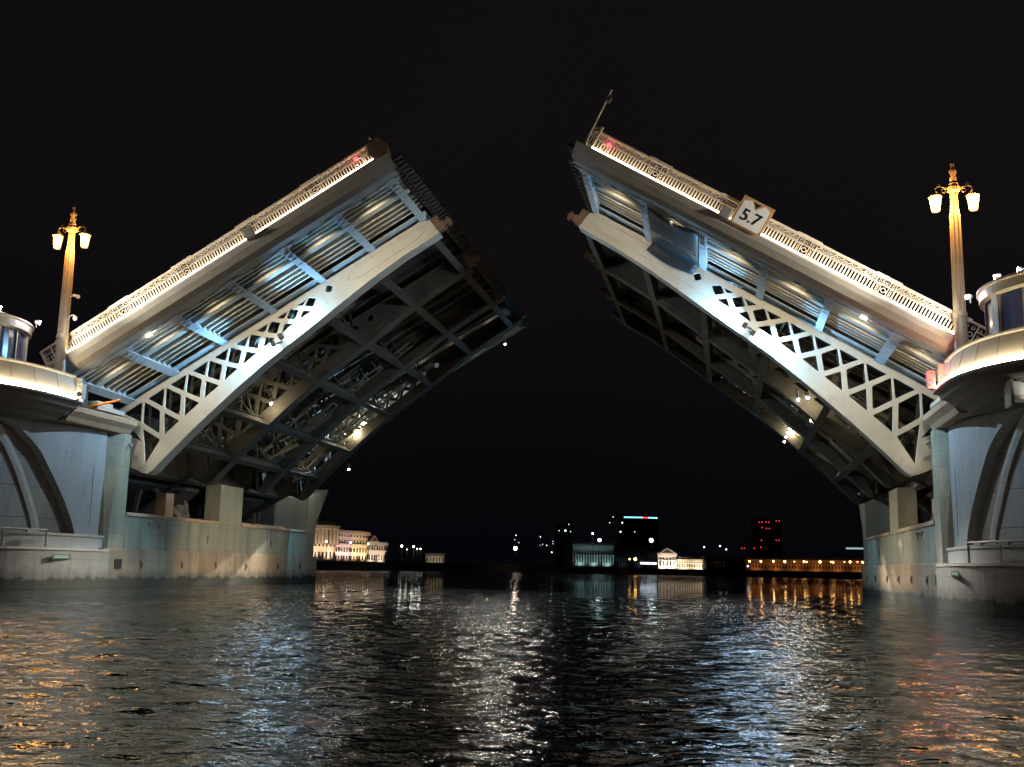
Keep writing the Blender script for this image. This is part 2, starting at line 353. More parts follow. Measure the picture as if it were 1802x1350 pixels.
def make_leaf(sg, label):
    root = empty('drawbridge_leaf', (-HX * sg, 0, HZ), label, 'drawbridge leaf', 'raised leaves of the drawbridge')
    root.rotation_euler = (0, -sg * AL, 0)
    bpy.context.view_layer.update()
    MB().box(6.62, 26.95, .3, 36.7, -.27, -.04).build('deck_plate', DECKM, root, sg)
    fp = [(-.26, .0), (-.26, -.1), (-.1, -.3), (.2, -.55), (.6, -.69), (1.32, -.72), (1.36, -.3), (.32, -.3), (.32, .0)]
    for side in (0, 1):
        poly = fp if not side else [(37 - a, b) for a, b in fp]
        MB().prism(poly, 6.6, 27.1, 'yz').build('edge_beam', FASC, root, sg)
        Y = -.2 if not side else 37.2
        MB().box(7.85, 26.35, Y - .045, Y + .045, .004, .08).build('led_strip', LED, root, sg)
    # ribs
    for side in (0, 1):
        for y, wd, bt in ((1.75, .2, -.6), (2.25, .16, -.56), (2.72, .16, -.56), (3.5, .5, -.62), (4.45, .13, -.6), (5.0, .13, -.6), (5.55, .13, -.6), (6.1, .13, -.6)):
            yy = y if not side else 37 - y
            m_ = MB().box(6.75, 26.85, yy - wd / 2, yy + wd / 2, bt, -.272)
            m_.build('rib', STEEL, root, sg, bev=.02)
    for ya, yb in ((6.5, 7.8), (29.2, 30.5)): MB().box(6.8, 26.8, ya, yb, -.74, -.68).build('top_flange', STEELB, root, sg)
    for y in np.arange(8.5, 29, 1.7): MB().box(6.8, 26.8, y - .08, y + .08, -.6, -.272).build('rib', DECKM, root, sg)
    # brackets under the footway
    for side in (0, 1):
        for i, u in enumerate(BRK):
            big = i in (5, 6); wf = .2 if not big else .26
            mb = MB(); mb.prism([(1.2, -.3), (1.2, -.74), (1.6, -.79), (6.86, -.99), (6.86, -.3)], u - .04, u + .04, 'yz')
            mb.add([(u + a, y, v) for y, v in ((1.1, -.74), (1.6, -.80), (6.86, -1.0)) for a, dv in ((-wf, 0), (wf, 0))] + [(u + a, y, v + .05) for y, v in ((1.1, -.74), (1.6, -.80), (6.86, -1.0)) for a in (-wf, wf)],
                   [(0, 1, 3, 2), (2, 3, 5, 4), (6, 8, 9, 7), (8, 10, 11, 9), (0, 2, 8, 6), (2, 4, 10, 8), (1, 7, 9, 3), (3, 9, 11, 5), (0, 6, 7, 1), (4, 5, 11, 10)])
            for s_ in (-1, 1):                                   # curved gussets at the edge beam
                rr = .75 if not (big and s_ > 0) else 1.15
                arc = [(u + s_ * (wf - .02), 1.25)] + [(u + s_ * (wf - .02 + rr * (1 - math.sin(t))), 1.25 + rr * (1 - math.cos(t))) for t in [R(90) * k / 6 for k in range(7)]]
                arc = [(u + s_ * (wf - .02), 1.2)] + [(u + s_ * (wf + rr * (1 - math.sin(t))), 1.2 + rr * (1 - math.cos(t))) for t in [R(90) * k / 6 for k in range(7)]]
                mb.prism(arc, -.765, -.735, 'xy')
            for y in (1.75, 2.25, 2.72, 3.5, 4.45, 5.0, 5.55, 6.1):
                mb.box(u - .13, u + .13, y - .05, y + .05, -.9, -.6)
            if side: mb.v = [(a, 37 - b, c) for a, b, c in mb.v]
            mb.build('bracket', STEELB, root, sg)
    # girders
    lo = [(u, itp(VB, u)) for u in np.concatenate([np.linspace(5.85, 7.6, 9), np.linspace(8, 26.85, 40)])]
    hi = [(u, itp(VI, u)) for u, _ in lo]
    hi = [(u, max(v, itp(VB, u) + .12)) for u, v in hi]
    for gi, Y in enumerate(GIRD):
        s_ = 1 if gi < 2 else -1
        def yy(a, b): return (Y + a, Y + b) if s_ > 0 else (Y - b, Y - a)
        g = empty('main_girder', (0, 0, 0)); g.parent = root
        mb = MB(); a, b = yy(0, .12); mb.v = [(v[0], a + v[1], v[2]) for v in WEB.v]; mb.f = list(WEB.f)
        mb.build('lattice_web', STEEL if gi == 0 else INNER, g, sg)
        a, b = yy(.72, .84); mb = MB(); mb.box(4.2, 26.4, a, b, -1.22, -.94)
        for k in range(1, len(CRS)):
            m0 = (CRS[k - 1] + CRS[k]) / 2; m1 = (CRS[k] + CRS[k + 1]) / 2 if k < len(CRS) - 1 else 20.
            mb.bar((m0 - .1, (a + b) / 2, itp(VI, m0)), (m1, (a + b) / 2, -1.15), .16, b - a - .02, (0, 1, 0))
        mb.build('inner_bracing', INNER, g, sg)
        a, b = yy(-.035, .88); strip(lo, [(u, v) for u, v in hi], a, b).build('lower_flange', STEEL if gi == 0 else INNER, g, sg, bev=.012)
        a, b = yy(.0, .86); a += .13; b -= .13
        if gi in (0, 3):                                       # raised moulding on the solid tip plate
            e = rounded([(21.1, -1.55), (21.5, -1.2), (26.1, -1.2), (26.3, -1.5), (25.5, -1.78), (21.2, -1.85)], .3, 5)
            ya = Y - .012 if gi == 0 else Y + .012
            pts = [(p[0], ya, p[1]) for p in e]
            MB().tube(pts, .018, 4, closed=True).build('panel_moulding', STEEL, g, sg)
            # bolt row and stiffener line
            bm_ = MB()
            for u in np.arange(7.5, 26.5, .5): bm_.box(u - .02, u + .02, (Y - .05 if gi == 0 else Y + .035), (Y - .035 if gi == 0 else Y + .05), itp(VI, u) - .12, itp(VI, u) - .08)
            bm_.build('bolt_row', STEEL, g, sg)
    # locking lugs at the tip
    for Y in (6.9, 14.1, 22.9, 29.5):
        mb = MB(); mb.box(26.8, 27.35, Y - .0, Y + .5, -1.95, -1.55); mb.box(27.1, 27.75, Y + .08, Y + .42, -1.85, -1.6); mb.lathe([(.13, 0), (.13, .5)], (27.6, Y + .25, -1.98), 10)
        mb.box(26.8, 27.2, Y + .05, Y + .45, -2.0, -1.1)
        mb.build('locking_lug', RUST, root, sg, bev=.01)
    # finger joint along the tip
    mb = MB(); mb.box(26.95, 27.12, .4, 36.6, -.6, -.04)
    y = .5
    while y < 36.3:
        mb.box(27.12, 27.62, y, y + .26, -.22, -.04); mb.box(27.0, 27.2, y + .05, y + .2, -.85, -.6); y += .52
    mb.build('finger_joint', DARK, root, sg)
    # cross girders and bracing between the girders
    for i, u in enumerate(CROSS):
        vb = itp(VB, u) ; top = -.5; mb = MB()
        mb.box(u - .2, u + .2, 7.8, 29.2, vb + .02, vb + .1); mb.box(u - .03, u + .03, 7.8, 29.2, vb + .1, vb + .55); mb.box(u - .12, u + .12, 7.8, 29.2, vb + .55, vb + .6)
        if vb < -2.6:
            for (ya, yb) in ((7.8, 14.1), (14.9, 22.1), (22.9, 29.2)):
                n = 4; st = (yb - ya) / n
                for k in range(n):
                    p0, p1 = (ya + k * st, ya + (k + 1) * st) if k % 2 else (ya + (k + 1) * st, ya + k * st)
                    mb.bar((u, p0, vb + .5), (u, p1, -.6), .1, .1)
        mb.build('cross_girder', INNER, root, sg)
    # maintenance walks beside the inner girders, with rails, cylinders and pipes
    rnd = random.Random(11 + sg)
    for Y in (9.4, 15.6, 21.4, 27.6):
        mb = MB()
        for k in range(14):
            u0 = 7.0 + k * .95; vb = itp(VB, u0) + .75
            mb.bar((u0, Y - .45, vb), (u0 + .95, Y - .45, itp(VB, u0 + .95) + .75), .07, .12); mb.bar((u0, Y + .45, vb), (u0 + .95, Y + .45, itp(VB, u0 + .95) + .75), .07, .12)
            mb.bar((u0, Y - .45, vb), (u0, Y + .45, vb), .07, .07)
            mb.bar((u0, Y - .45, vb), (u0, Y - .45, vb + .95), .05, .05); mb.bar((u0, Y - .45, vb + .95), (u0 + .95, Y - .45, itp(VB, u0 + .95) + 1.7), .05, .05)
            if k % 2: mb.bar((u0, Y - .45, vb), (u0 + .95, Y + .45, itp(VB, u0 + .95) + .75), .05, .05)
            if rnd.random() < .6: mb.box(u0 + .1, u0 + .8, Y - .42, Y + .42, vb - .02 - .0, vb + .02)
        mb.build('maintenance_walk', MACH, root, sg)
        mb = MB()
        for k in range(12):
            u0 = 6.5 + rnd.random() * 8; v0 = itp(VB, u0) + .6 + rnd.random() * 1.4; y0 = Y + (rnd.random() - .5) * 3.4
            mb.tube([(u0, y0, v0), (u0 + .5 + rnd.random() * 2, y0 + (rnd.random() - .5) * .5, v0 + (rnd.random() - .3) * .9)], .04 + .12 * rnd.random(), 8)
            if k % 3 == 0: mb.box(u0, u0 + .6, y0, y0 + .5, v0, v0 + .35)
        mb.build('drive_machinery', MACH, root, sg)
    for Y in (7.9, 14.9, 29.1):
        mb = MB()
        mb.tube([(5.5, Y + .3, -3.0), (12.2, Y + .3, -2.9)], .14, 10); mb.tube([(12.2, Y + .3, -2.9), (14.5, Y + .3, -2.55)], .07, 8)
        mb.build('hydraulic_ram', MACH, root, sg)
    MB().box(-2.5, 3.6, 8.2, 28.8, -4.0, -1.2).build('counterweight', DARK, root, sg, bev=.1)
    MB().box(4.2, 4.5, 7.8, 29.2, -4.0, -.5).build('cross_girder', DARK, root, sg)
    # railings
    full = railing_panel_mb(ORN[1] - ORN[0])
    for side in (0, 1):
        Y = .0 if not side else 37.
        for i in range(len(ORN) - 1):
            Lp = ORN[i + 1] - ORN[i]
            pm = railing_panel_mb(Lp, True, i < len(ORN) - 2)
            pm.v = [(ORN[i] + a, Y + b, c) for a, b, c in pm.v]
            pm.build('railing_panel', STEELR, root, sg)
        mb = MB(); mb.box(6.62, ORN[0], Y - .07, Y + .07, 0, .15); mb.box(6.62, ORN[0], Y - .11, Y + .11, .865, .95); mb.box(6.62, 6.74, Y - .08, Y + .08, .15, .87); mb.box(6.74, ORN[0] - .4, Y - .03, Y + .03, .15, .2)
        mb.box(7.2, 7.26, Y - .05, Y + .05, .15, .865); mb.box(6.74, 7.2, Y - .03, Y + .03, .6, .64)
        for a in (6.85, 7.08): 
            for b in (.28, .44, .7): mb.ring((a, Y, b), .06, .018, n=8, m_=4)
        mb.ring((7.42, Y, .4), .1, .025, n=10, m_=4); mb.ring((7.42, Y, .7), .07, .02, n=10, m_=4)
        mb.build('railing_panel', STEELR, root, sg)
    # footway luminaires under the edge, one per bay
    def W(u, y, v): return root.matrix_world @ Vector((u * sg, y, v))
    for side in (0, 1):
        for i in range(6):
            u = (BRK[i] + BRK[i + 1]) / 2; yv = 1.42 if not side else 37 - 1.42
            MB().box(u - .14, u + .14, yv - .07, yv + .07, -.78, -.66).build('edge_luminaire', LENSY if i == 4 else GREYP, root, sg)
            o = spot('edge_light', W(u, yv + (.1 if not side else -.1), -.86), W(u, yv + (4 if not side else -4), -3.6), 430, (1, .83, .57), 108, .6, .1, root)
            if side and i < 4: q = W(u, yv + .1, -.95); spot('edge_beam_down', q, (q.x, q.y - q.z * 1.25, 0), 70000, (1, .95, .84), 54, .8, .1, root)  # extra beam added to the far luminaires to make glitter on the water
    # blue-white floodlights on outrigger arms by the lower flange
    for side in (0, 1):
        yf = 6.05 if not side else 37 - 6.05; yg = 6.9 if not side else 30.1
        for u, tgt, pw in (((16.85, 20.5, 1), (15.6, 11.0, 1)) if not (side and sg > 0) else ((12.45, 17.0, 1), (10.65, 6.5, 1))):
            v = itp(VB, u) + .35 if not (side and sg > 0) else -2.5
            um = 16.2 if not (side and sg > 0) else 11.5; mb = MB(); mb.bar((um, yg, v + .1), (um + (u - um) * .6, yf, v - .1), .09, .09); uc = um + (u - um) * .45; mb.box(uc - .12, uc + .12, yf - .1, yf + .1, v - .2, v + .08)
            fl = mb.build('floodlight_housing', DARK, root, sg)
            yl = yf + (.17 if not side else -.17)
            MB().box(uc - .1, uc + .1, min(yl - .05, yl - .03), max(yl - .05, yl - .03), v - .16, v + .04).build('lens', LENSB, fl, sg)
            yt = 6.9 if not side else 30.1
            spot('flood_light', W(u, yt - (.42 if not side else -.42), v + .05), W(u + (.3 if tgt > u else -.3), yt, v - .1), 5200, (.24, .62, 1), 150, 1, .12, root)
            spot('flood_light', W(u, yf, v + .2), W(tgt, yt - (2.6 if not side else -2.6), -.8), 2200 if not side else 900, (.26, .60, 1) if not side else (.8, .9, 1), 84, .8, .12, root)
            if tgt < u: spot('flood_light', W(u, yf, v + .2), W(tgt - 4, yt - (3.6 if not side else -3.6), -4.2), 1900 if not side else 500, (.72, .86, 1) if not side else (.9, .95, 1), 70, .8, .12, root)
            q = W(u, yf - (.25 if not side else -.25), v - .3); spot('flood_glint', q, (q.x, q.y - q.z * 1.25, 0), 9000 if not side else 2500, (.42, .68, 1) if not side else (.8, .9, 1), 66, .6, .12, root)
    # warm working lights near the heel
    for (u, Y, v, pw) in ((12.2, 13.2, -3.1, 130), (12.2, 22.2, -3.2, 130), (12.45, 29.0, -2.9, 160), (9.6, 11.0, -3.2, 30), (9.6, 19, -3.2, 25), (8.6, 26, -3.6, 25)):
        if pw > 100:
            mb = MB(); mb.box(u, u + .24, Y - .1, Y + .1, v, v + .2); mb.bar((u + .1, Y, v + .2), (u + .1, Y, v + .9), .05)
            fl = mb.build('working_light', GREYP, root, sg); 
            MB().lathe([(.07, 0), (.09, .06), (.05, .12)], (u - .06, Y, v - .1), 10).build('lens', LENSY, fl, sg)
        point('work_lamp', W(u - .3, Y, v - .15), pw, (1, .85, .52), .08, root)
    return root, W

LL, WL = make_leaf(1, 'raised drawbridge leaf without a number board, rising from the pier at the left')
RL, WR = make_leaf(-1, 'raised drawbridge leaf with the 5.7 clearance board and a thin mast at its tip')

# ------------------------------------------------------------------ things fixed to the leaves
def on_leaf(root, name, label, cat, group=None):
    o = empty(name, (0, 0, 0), label, cat, group); o.matrix_world = root.matrix_world.copy(); return o
def text_mb(txt, size):
    cu = bpy.data.curves.new('t', 'FONT'); cu.body = txt; cu.size = size; cu.extrude = .008; cu.align_x = 'CENTER'; cu.align_y = 'CENTER'; cu.offset = .012
    o = bpy.data.objects.new('t', cu); COL.objects.link(o); bpy.context.view_layer.update()
    me = bpy.data.meshes.new_from_object(o.evaluated_get(bpy.context.evaluated_depsgraph_get()))
    mb = MB(); mb.v = [tuple(v.co) for v in me.vertices]; mb.f = [tuple(p.vertices) for p in me.polygons]
    bpy.data.objects.remove(o); bpy.data.curves.remove(cu); bpy.data.meshes.remove(me); return mb

s = on_leaf(RL, 'clearance_sign', 'white 5.7 clearance board with brown border on the right leaf railing', 'sign')
MB().box(17.3, 18.84, -.42, -.37, -.12, 1.27).build('board', WOOD, s, -1)
P = [(17.42, -.08), (18.74, -.08), (18.74, .55), (18.72, 1.05), (18.40, 1.18), (18.08, .82), (17.76, 1.18), (17.44, 1.05), (17.42, .55)]
MB().prism(P, -.435, -.42, 'xz').build('panel', WHITE, s, -1)
MB().prism([(17.9, 1.16), (18.26, 1.16), (18.08, .92)], -.437, -.42, 'xz').build('triangle', BLACKP, s, -1)
for u in (17.55, 18.6):
    MB().bar((u, -.39, .1), (u, -.05, .1), .05).bar((u, -.39, 1.0), (u, -.05, .93), .05).build('bracket', GREYP, s, -1)
for u, v in ((17.38, 1.2), (18.77, 1.2), (17.38, -.05), (18.77, -.05)): MB().box(u - .025, u + .025, -.432, -.42, v - .025, v + .025).build('bolt', DARK, s, -1)
tm = text_mb('5.7', .78); tm.v = [(-18.08 + a * 1.0, -.442 - c, .42 + b) for a, b, c in tm.v]
tm.build('digits', BLACKP, s)

for root, sg, nm in ((LL, 1, 'grey metal box bolted to the left leaf railing at midspan'), (RL, -1, 'grey metal box bolted to the right leaf railing beside the 5.7 board')):
    o = on_leaf(root, 'junction_box', nm, 'junction box', 'grey boxes on the railings')
    mb = MB(); mb.box(18.93, 19.45, -.5, -.2, -.16, .42); mb.build('housing', GREYP, o, sg, bev=.03)
    MB().box(18.97, 19.41, -.52, -.5, -.12, .38).build('door', GREYP, o, sg, bev=.01)
    o = on_leaf(root, 'navigation_lamp', 'small red lamp on a white hooked pipe near the %s leaf tip' % ('left' if sg > 0 else 'right'), 'lamp', 'red lamps near the leaf tips')
    MB().tube([(25.9, -.12, .1), (25.95, -.2, .35), (25.8, -.26, .5), (25.6, -.28, .42), (25.5, -.28, .2)], .04, 8).build('bracket', WHITE, o, sg)
    MB().lathe([(.05, 0), (.1, .03), (.1, .14), (.04, .18)], (25.62, -.3, .42), 10).build('lens', REDL, o, sg)

o = on_leaf(LL, 'tip_cabinet', 'brown eight-sided metal cabinet on the tip of the left leaf', 'cabinet')
MB().prism([(26.4, -.02), (26.25, .35), (26.35, .8), (26.7, .98), (27.15, .95), (27.3, .5), (27.2, .0), (26.8, -.12)], -.3, .35, 'xz').build('housing', RUST, o, 1, bev=.04)
MB().lathe([(.1, 0), (.12, .1), (.05, .2)], (26.75, 0, 1.08), 10).build('cap', GREYP, o, 1)
o = on_leaf(RL, 'antenna_mast', 'thin pale mast with a small hanging lantern on the tip of the right leaf', 'mast')
MB().tube([(26.6, -.2, -.1), (26.72, -.2, .4), (26.95, -.2, 2.95)], .055, 8).build('pole', WHITE, o, -1)
mb = MB(); mb.lathe([(.02, 0), (.09, .05), (.09, .28), (.03, .36)], (26.78, -.2, 2.3), 10); mb.bar((26.78, -.2, 2.65), (26.92, -.2, 2.7), .03); mb.build('lantern', GREYP, o, -1)
MB().box(26.3, 26.42, -.25, -.15, -.1, 1.15).bar((26.36, -.2, 1.1), (26.75, -.2, .9), .05).build('bracket', STEELR, o, -1)
# dark cover hanging under two bays of the right leaf
o = on_leaf(RL, 'maintenance_cover', 'dark blue grey sheet covering the underside between two brackets of the right leaf', 'cover')
mb = MB(); rows = []
for i in range(9):
    u = 20.15 + i * .345; r_ = []
    for j in range(12):
        y = 1.5 + j * .475; sag = -.12 * math.sin(math.pi * i / 8) * (1 + .3 * math.sin(j * 1.7)) - .02 * math.sin(i * 3 + j * 2)
        v = -.80 - .02 * j + sag; r_.append((u, y, v))
    r_.append((u, 6.72, -1.15 + sag)); r_.append((u + .1, 6.76, -1.5 - .15 * math.sin(math.pi * i / 8))); rows.append(r_)
mb.grid(rows); cv = mb.build('sheet', weathered('tarpaulin', (.016, .022, .027), (.03, .038, .044), 3, .5, (1, 1, 1), .02), o, -1, smooth=True)
sd = cv.modifiers.new('thick', 'SOLIDIFY'); sd.thickness = .01
mb = MB()
for y in (4.6, 5.0, 5.4): mb.tube([(20.2, y, -1.02), (22.9, y + .02, -1.02)], .025, 6)
mb.build('rope', STEELB, o, -1)
# ------------------------------------------------------------------ piers (built for X>0, mirrored for the left)
def se(t, cx, cyy, a, b, n=2.):
    c, s_ = math.cos(t), math.sin(t)
    return (cx - a * math.copysign(abs(c) ** (2 / n), c), cyy - b * abs(s_) ** (2 / n))
def sweep(prof, cx, cyy, a, b, n=2., y0=None, N=48):
    rows = []
    for off, z in prof:
        pts = []
        if y0 is not None: pts.append((cx - a - off, y0, z))
        for i in range(N + 1):
            x, y = se(math.pi * i / N, cx, cyy, a + off, b + off, n); pts.append((x, y, z))
        if y0 is not None: pts.append((cx + a + off, y0, z))
        rows.append(pts)
    return rows
OUT = [(2.0, 3.0), (2.7, 2.8), (3.4, 2.5), (4.5, 1.8), (5.7, .9), (6.8, 0.1), (7.4, -.6), (7.9, -1.3), (8.3, -2.4)]
INN = [(2.0, .65), (2.8, .5), (3.5, .3), (4.6, -.2), (5.8, -.75), (6.8, -1.3), (7.8, -1.95), (8.3, -2.5)]
def nosep(y, z, off):
    """point on the nose wall at a given Y, inset by off"""
    b = 10 - off; a = 5.3 - off; k = max(0, min(1, (4.9 - y) / b)); return (27 - a * math.sqrt(1 - k * k), y, z)
def iz(tab, z): return float(np.interp(z, [a for a, b in tab], [b for a, b in tab]))

def make_pier(sg, label):
    root = empty('bridge_pier', (27 * sg, 0, 0), label, 'bridge pier', 'piers of the drawbridge span')
    def B(mb, name, mt, parent=root, smooth=False, bev=0, pr=None):
        mb.v = [(x - 27, y, z) for x, y, z in mb.v]; return mb.build(name, mt, parent, sg, smooth, bev)
    # granite base with rounded cutwater
    mb = MB(); rows = sweep([(.02, -2), (.02, 1.9), (-.05, 1.97)], 27, 2, 6.15, 9, 2.2, 4.6); mb.grid(rows)
    top = [(p[0], p[1]) for p in rows[-1]]; mb.add([(x, y, 1.97) for x, y in top], [tuple(range(len(top)))])
    B(mb, 'base_cutwater', BASE)
    mb = MB(); mb.box(21.06, 33, 4.4, 35.3, -2, 2.05)
    B(mb, 'base_block', WALL, bev=.03)
    # square drain niche near the corner
    mb = MB(); mb.box(21.03, 21.075, 5.55, 6.25, .98, 1.5); B(mb, 'drain_opening', BLACKP)
    mb = MB(); mb.box(21.2, 21.7, 6.5, 33.25, 2.05, 3.86); B(mb, 'channel_parapet', WALL, bev=.02)
    mb = MB(); mb.box(21.14, 21.8, 6.55, 17.85, 3.86, 4.08); mb.box(21.14, 21.8, 21.35, 33.2, 3.86, 4.06); B(mb, 'coping', PINK, bev=.03)
    mb = MB(); mb.box(21.2, 22.3, 17.9, 21.3, 3.86, 6.5); B(mb, 'middle_column', WALL, bev=.03)
    mb = MB(); mb.prism([(33.22, 2.05), (33.25, 4.1), (33.4, 6.7), (37.6, 7.6), (36.3, 6.1), (35.1, 4.6), (34.9, 3.4), (34.9, 2.05)], 21.2, 24, 'yz'); B(mb, 'end_pilaster', WALL, bev=.03)
    # near pilaster with flared foot
    mb = MB()
    ring = lambda z, xa, xb, ya, yb, yc: [(xa, yb, z), (xa, yc, z), (xb, ya, z), (23, ya, z), (23, yb, z)]
    lv = [(2.05, 21.2, 21.35, 4.75, 6.5, 4.95), (3.5, 21.2, 21.45, 4.8, 6.5, 5.0), (5, 21.2, 21.6, 4.85, 6.5, 5.15), (6.4, 21.2, 21.8, 4.9, 6.5, 5.45), (7.6, 21.2, 21.95, 4.9, 6.5, 5.75), (8.35, 21.2, 22, 4.9, 6.5, 5.8)]
    R_ = [ring(*l) for l in lv]; vs = [p for r in R_ for p in r]; fs = []
    for i in range(len(R_) - 1):
        for k in range(5): fs.append((i * 5 + k, i * 5 + (k + 1) % 5, (i + 1) * 5 + (k + 1) % 5, (i + 1) * 5 + k))
    mb.add(vs, fs); B(mb, 'corner_pilaster', WALL)
    # chamber behind the parapet
    mb = MB(); mb.box(21.7, 32.4, 6.5, 33, 2.8, 3.3); mb.box(32.0, 32.8, 4.9, 35.3, 2.05, 9.2); mb.box(22.4, 32.1, 5.6, 6.5, 2.05, 8.3); mb.box(24, 32, 33.1, 34.5, 2.05, 8.3)
    B(mb, 'pit_walls', DARK)
    mb = MB(); mb.box(23.6, 60, .5, 36.5, 9.4, 10.25); mb.box(23.2, 24.4, 7, 36, 8.6, 9.4); B(mb, 'fixed_deck', DECKM)
    # nose wall: outer skin, arch reveal, recess, inner reveal, inner panel
    zs = np.linspace(2.0, 8.3, 25)
    flip = lambda rows: [[(54 - x, y, z) for x, y, z in r] for r in rows]
    rows = [[nosep(y, z, 0) for y in np.linspace(4.9, iz(OUT, z), 16)] for z in zs]
    B(MB().grid(rows), 'nose_wall', NOSE, smooth=True); B(MB().grid(flip(rows)), 'nose_wall', NOSE, smooth=True)
    d1, d2 = .45, .12
    for tab, a, b in ((OUT, 0, d1), (INN, d1, d2)):
        rows = [[nosep(iz(tab, z) + (.0 if k == 0 else -.0), z, a + (b - a) * k) for k in (0, .5, 1)] for z in zs]
        B(MB().grid(rows), 'arch_reveal', COPE); B(MB().grid(flip(rows)), 'arch_reveal', COPE)
    rows = [[nosep(y, z, d1) for y in np.linspace(iz(OUT, z), iz(INN, z), 10)] for z in zs]
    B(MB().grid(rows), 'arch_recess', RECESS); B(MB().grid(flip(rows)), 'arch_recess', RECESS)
    rows = []
    for z in zs:
        y0 = iz(INN, z); yl = 4.9 - (10 - d2) + .001; ys = [y0 + (yl - y0) * math.sin(t) for t in np.linspace(0, math.pi / 2, 14)]
        h = [nosep(y, z, d2) for y in ys]; rows.append(h + [(54 - x, y, z) for x, y, z in h[::-1]])
    mb = MB().grid(rows); B(mb, 'inner_panel', PANEL)
    # raised trim of the inner arch
    mb = MB(); pts = [nosep(iz(INN, z) - .12, z, d2 - .02) for z in zs[:-1]]
    rows = [[nosep(iz(INN, z) - dy, z, d2 - o_) for dy, o_ in ((0, 0), (0, .1), (.22, .12), (.46, .1), (.46, 0))] for z in zs[:-1]]
    B(MB().grid(rows), 'arch_trim', COPE); B(MB().grid(flip(rows)), 'arch_trim', COPE)
    # seam lines on the nose wall
    mb = MB()
    for ya, yb, za, zb in ((3.9, 3.9, 3.2, 6.3), (3.9, 1.6, 6.3, 6.95)):
        p = nosep(ya, za, -.005); q = nosep(yb, zb, -.005); mb.tube([p, q], .012, 4)
    B(mb, 'seam', BLACKP)
    # ledge parapet above the base
    mb = MB().grid(sweep([(0, 1.95), (0, 2.62)], 27, 2.0, 5.62, 8.1, 2.1, 4.75)); B(mb, 'ledge_wall', NOSE, smooth=True)
    mb = MB().grid(sweep([(.04, 2.6), (.05, 2.72), (-.28, 2.74), (-.3, 2.6)], 27, 2.0, 5.62, 8.1, 2.1, 4.78)); B(mb, 'ledge_coping', COPE)
    mb = MB().grid(sweep([(.07, 1.87), (.06, 1.985), (-.75, 2.0)], 27, 2, 6.13, 9, 2.2, 4.55)); B(mb, 'base_coping', COPE)
    # balcony
    C = (27, -1.5, 6.55, 7.1, 2.3)
    def sw(prof): return MB().grid(sweep(prof, C[0], C[1], C[2], C[3], C[4], .15, 64))
    B(sw([(-.55, 10.2), (-.52, 10.55), (-.5, 10.6), (-.3, 10.6), (-.3, 10.52), (-.36, 10.48)]), 'balcony_rim', COPE)
    B(sw([(-.36, 10.5), (-.2, 9.95), (0, 9.34)]), 'balcony_parapet', BALC, smooth=True)
    B(sw([(0, 9.34), (.22, 9.3), (.24, 9.2), (.2, 9.16)]), 'balcony_lip', BALC)
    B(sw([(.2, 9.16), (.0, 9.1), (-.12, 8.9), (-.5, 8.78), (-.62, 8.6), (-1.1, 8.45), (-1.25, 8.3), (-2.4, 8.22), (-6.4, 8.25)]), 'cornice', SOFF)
    mb = sw([(.1, 9.36), (.18, 9.36)])
    rows = sweep([(.06, 9.33), (.06, 9.40), (.14, 9.40), (.14, 9.33)], *C, .15, 64); B(MB().grid(rows), 'led_strip', LEDB)
    mb = MB(); 
    for i in range(0, 65, 4):
        t = math.pi * i / 64; x, y = se(t, C[0], C[1], C[2] - .12, C[3] - .12, C[4]); x2, y2 = se(t, C[0], C[1], C[2] - .33, C[3] - .33, C[4])
        B(MB().bar((x, y, 9.7), (x2, y2, 10.44), .02, .02), 'panel_joint', SOFF)
    mb = MB(); fl = sweep([(-.5, 10.3)], *C, .15, 64)[0]; mb.add(fl, [tuple(range(len(fl)))]); mb.box(20.95, 33, .1, 1.6, 9.2, 10.3); B(mb, 'balcony_floor', DECKM)
    mb = MB(); mb.box(20.5, 21.5, .15, .32, 9.35, 10.5); B(mb, 'balcony_end', BALC)
    # cornice block along the channel side
    mb = MB(); mb.prism([(21.1, 9.2), (20.85, 9.1), (20.88, 8.85), (21.15, 8.6), (21.3, 8.36), (24, 8.36), (24, 9.2)], .35, 6.45, 'xz'); B(mb, 'cornice_block', PINK, bev=.02)
    mb = MB(); mb.box(21.0, 23.2, 2.6, 5.3, 9.25, 9.5); mb.box(21.3, 23.2, 3.2, 4.6, 9.5, 9.8); B(mb, 'bearing_block', COPE, bev=.05)
    # bolts and weep stains on the base
    mb = MB()
    for y in (8.2, 12.9, 17.4, 22, 27.4, 31.6):
        mb = MB().box(21.0, 21.06, y, y + .12, 1.25, 1.42).box(21.02, 21.06, y + .05, y + .22, 1.0, 1.25); mb.ring((20.99, y + .1, 1.2), .09, .02, 'x', 10, 5); B(mb, 'mooring_ring', RUST)
    for y, z in ((16.4, 3.1), (26.3, 3.1)): B(MB().box(21.17, 21.2, y, y + .12, z - .5, z), 'drain_cover', RUST)
    
    for q in ((16.44, 16.47, 3.1, 3.8), (26.3, 26.33, 3.1, 3.8), (6.55, 6.6, 2.05, 2.9)): B(MB().box(21.185, 21.2, *q), 'drain_line', SOFF)
    # machinery standing in the pit
    for i, q in enumerate((((23.2, 10.5, 3.3), (23.6, 12.2, 6.6), .25), ((22.2, 15.6, 3.6), (23.4, 12.4, 6.2), .28), ((23.0, 21.9, 3.3), (23.0, 21.9, 5.6), .2), ((23.0, 28, 3.3), (23.0, 28, 5.2), .16), ((22.6, 23.2, 3.8), (22.3, 21.9, 4.8), .16), ((23.0, 27.2, 3.3), (23.0, 27.2, 5.1), .16))):
        B(MB().bar(*q), 'pit_strut', RUST)
    B(MB().box(22.4, 23.1, 13.0, 14.0, 3.3, 5.6), 'pit_pillar', PINK, bev=.03)
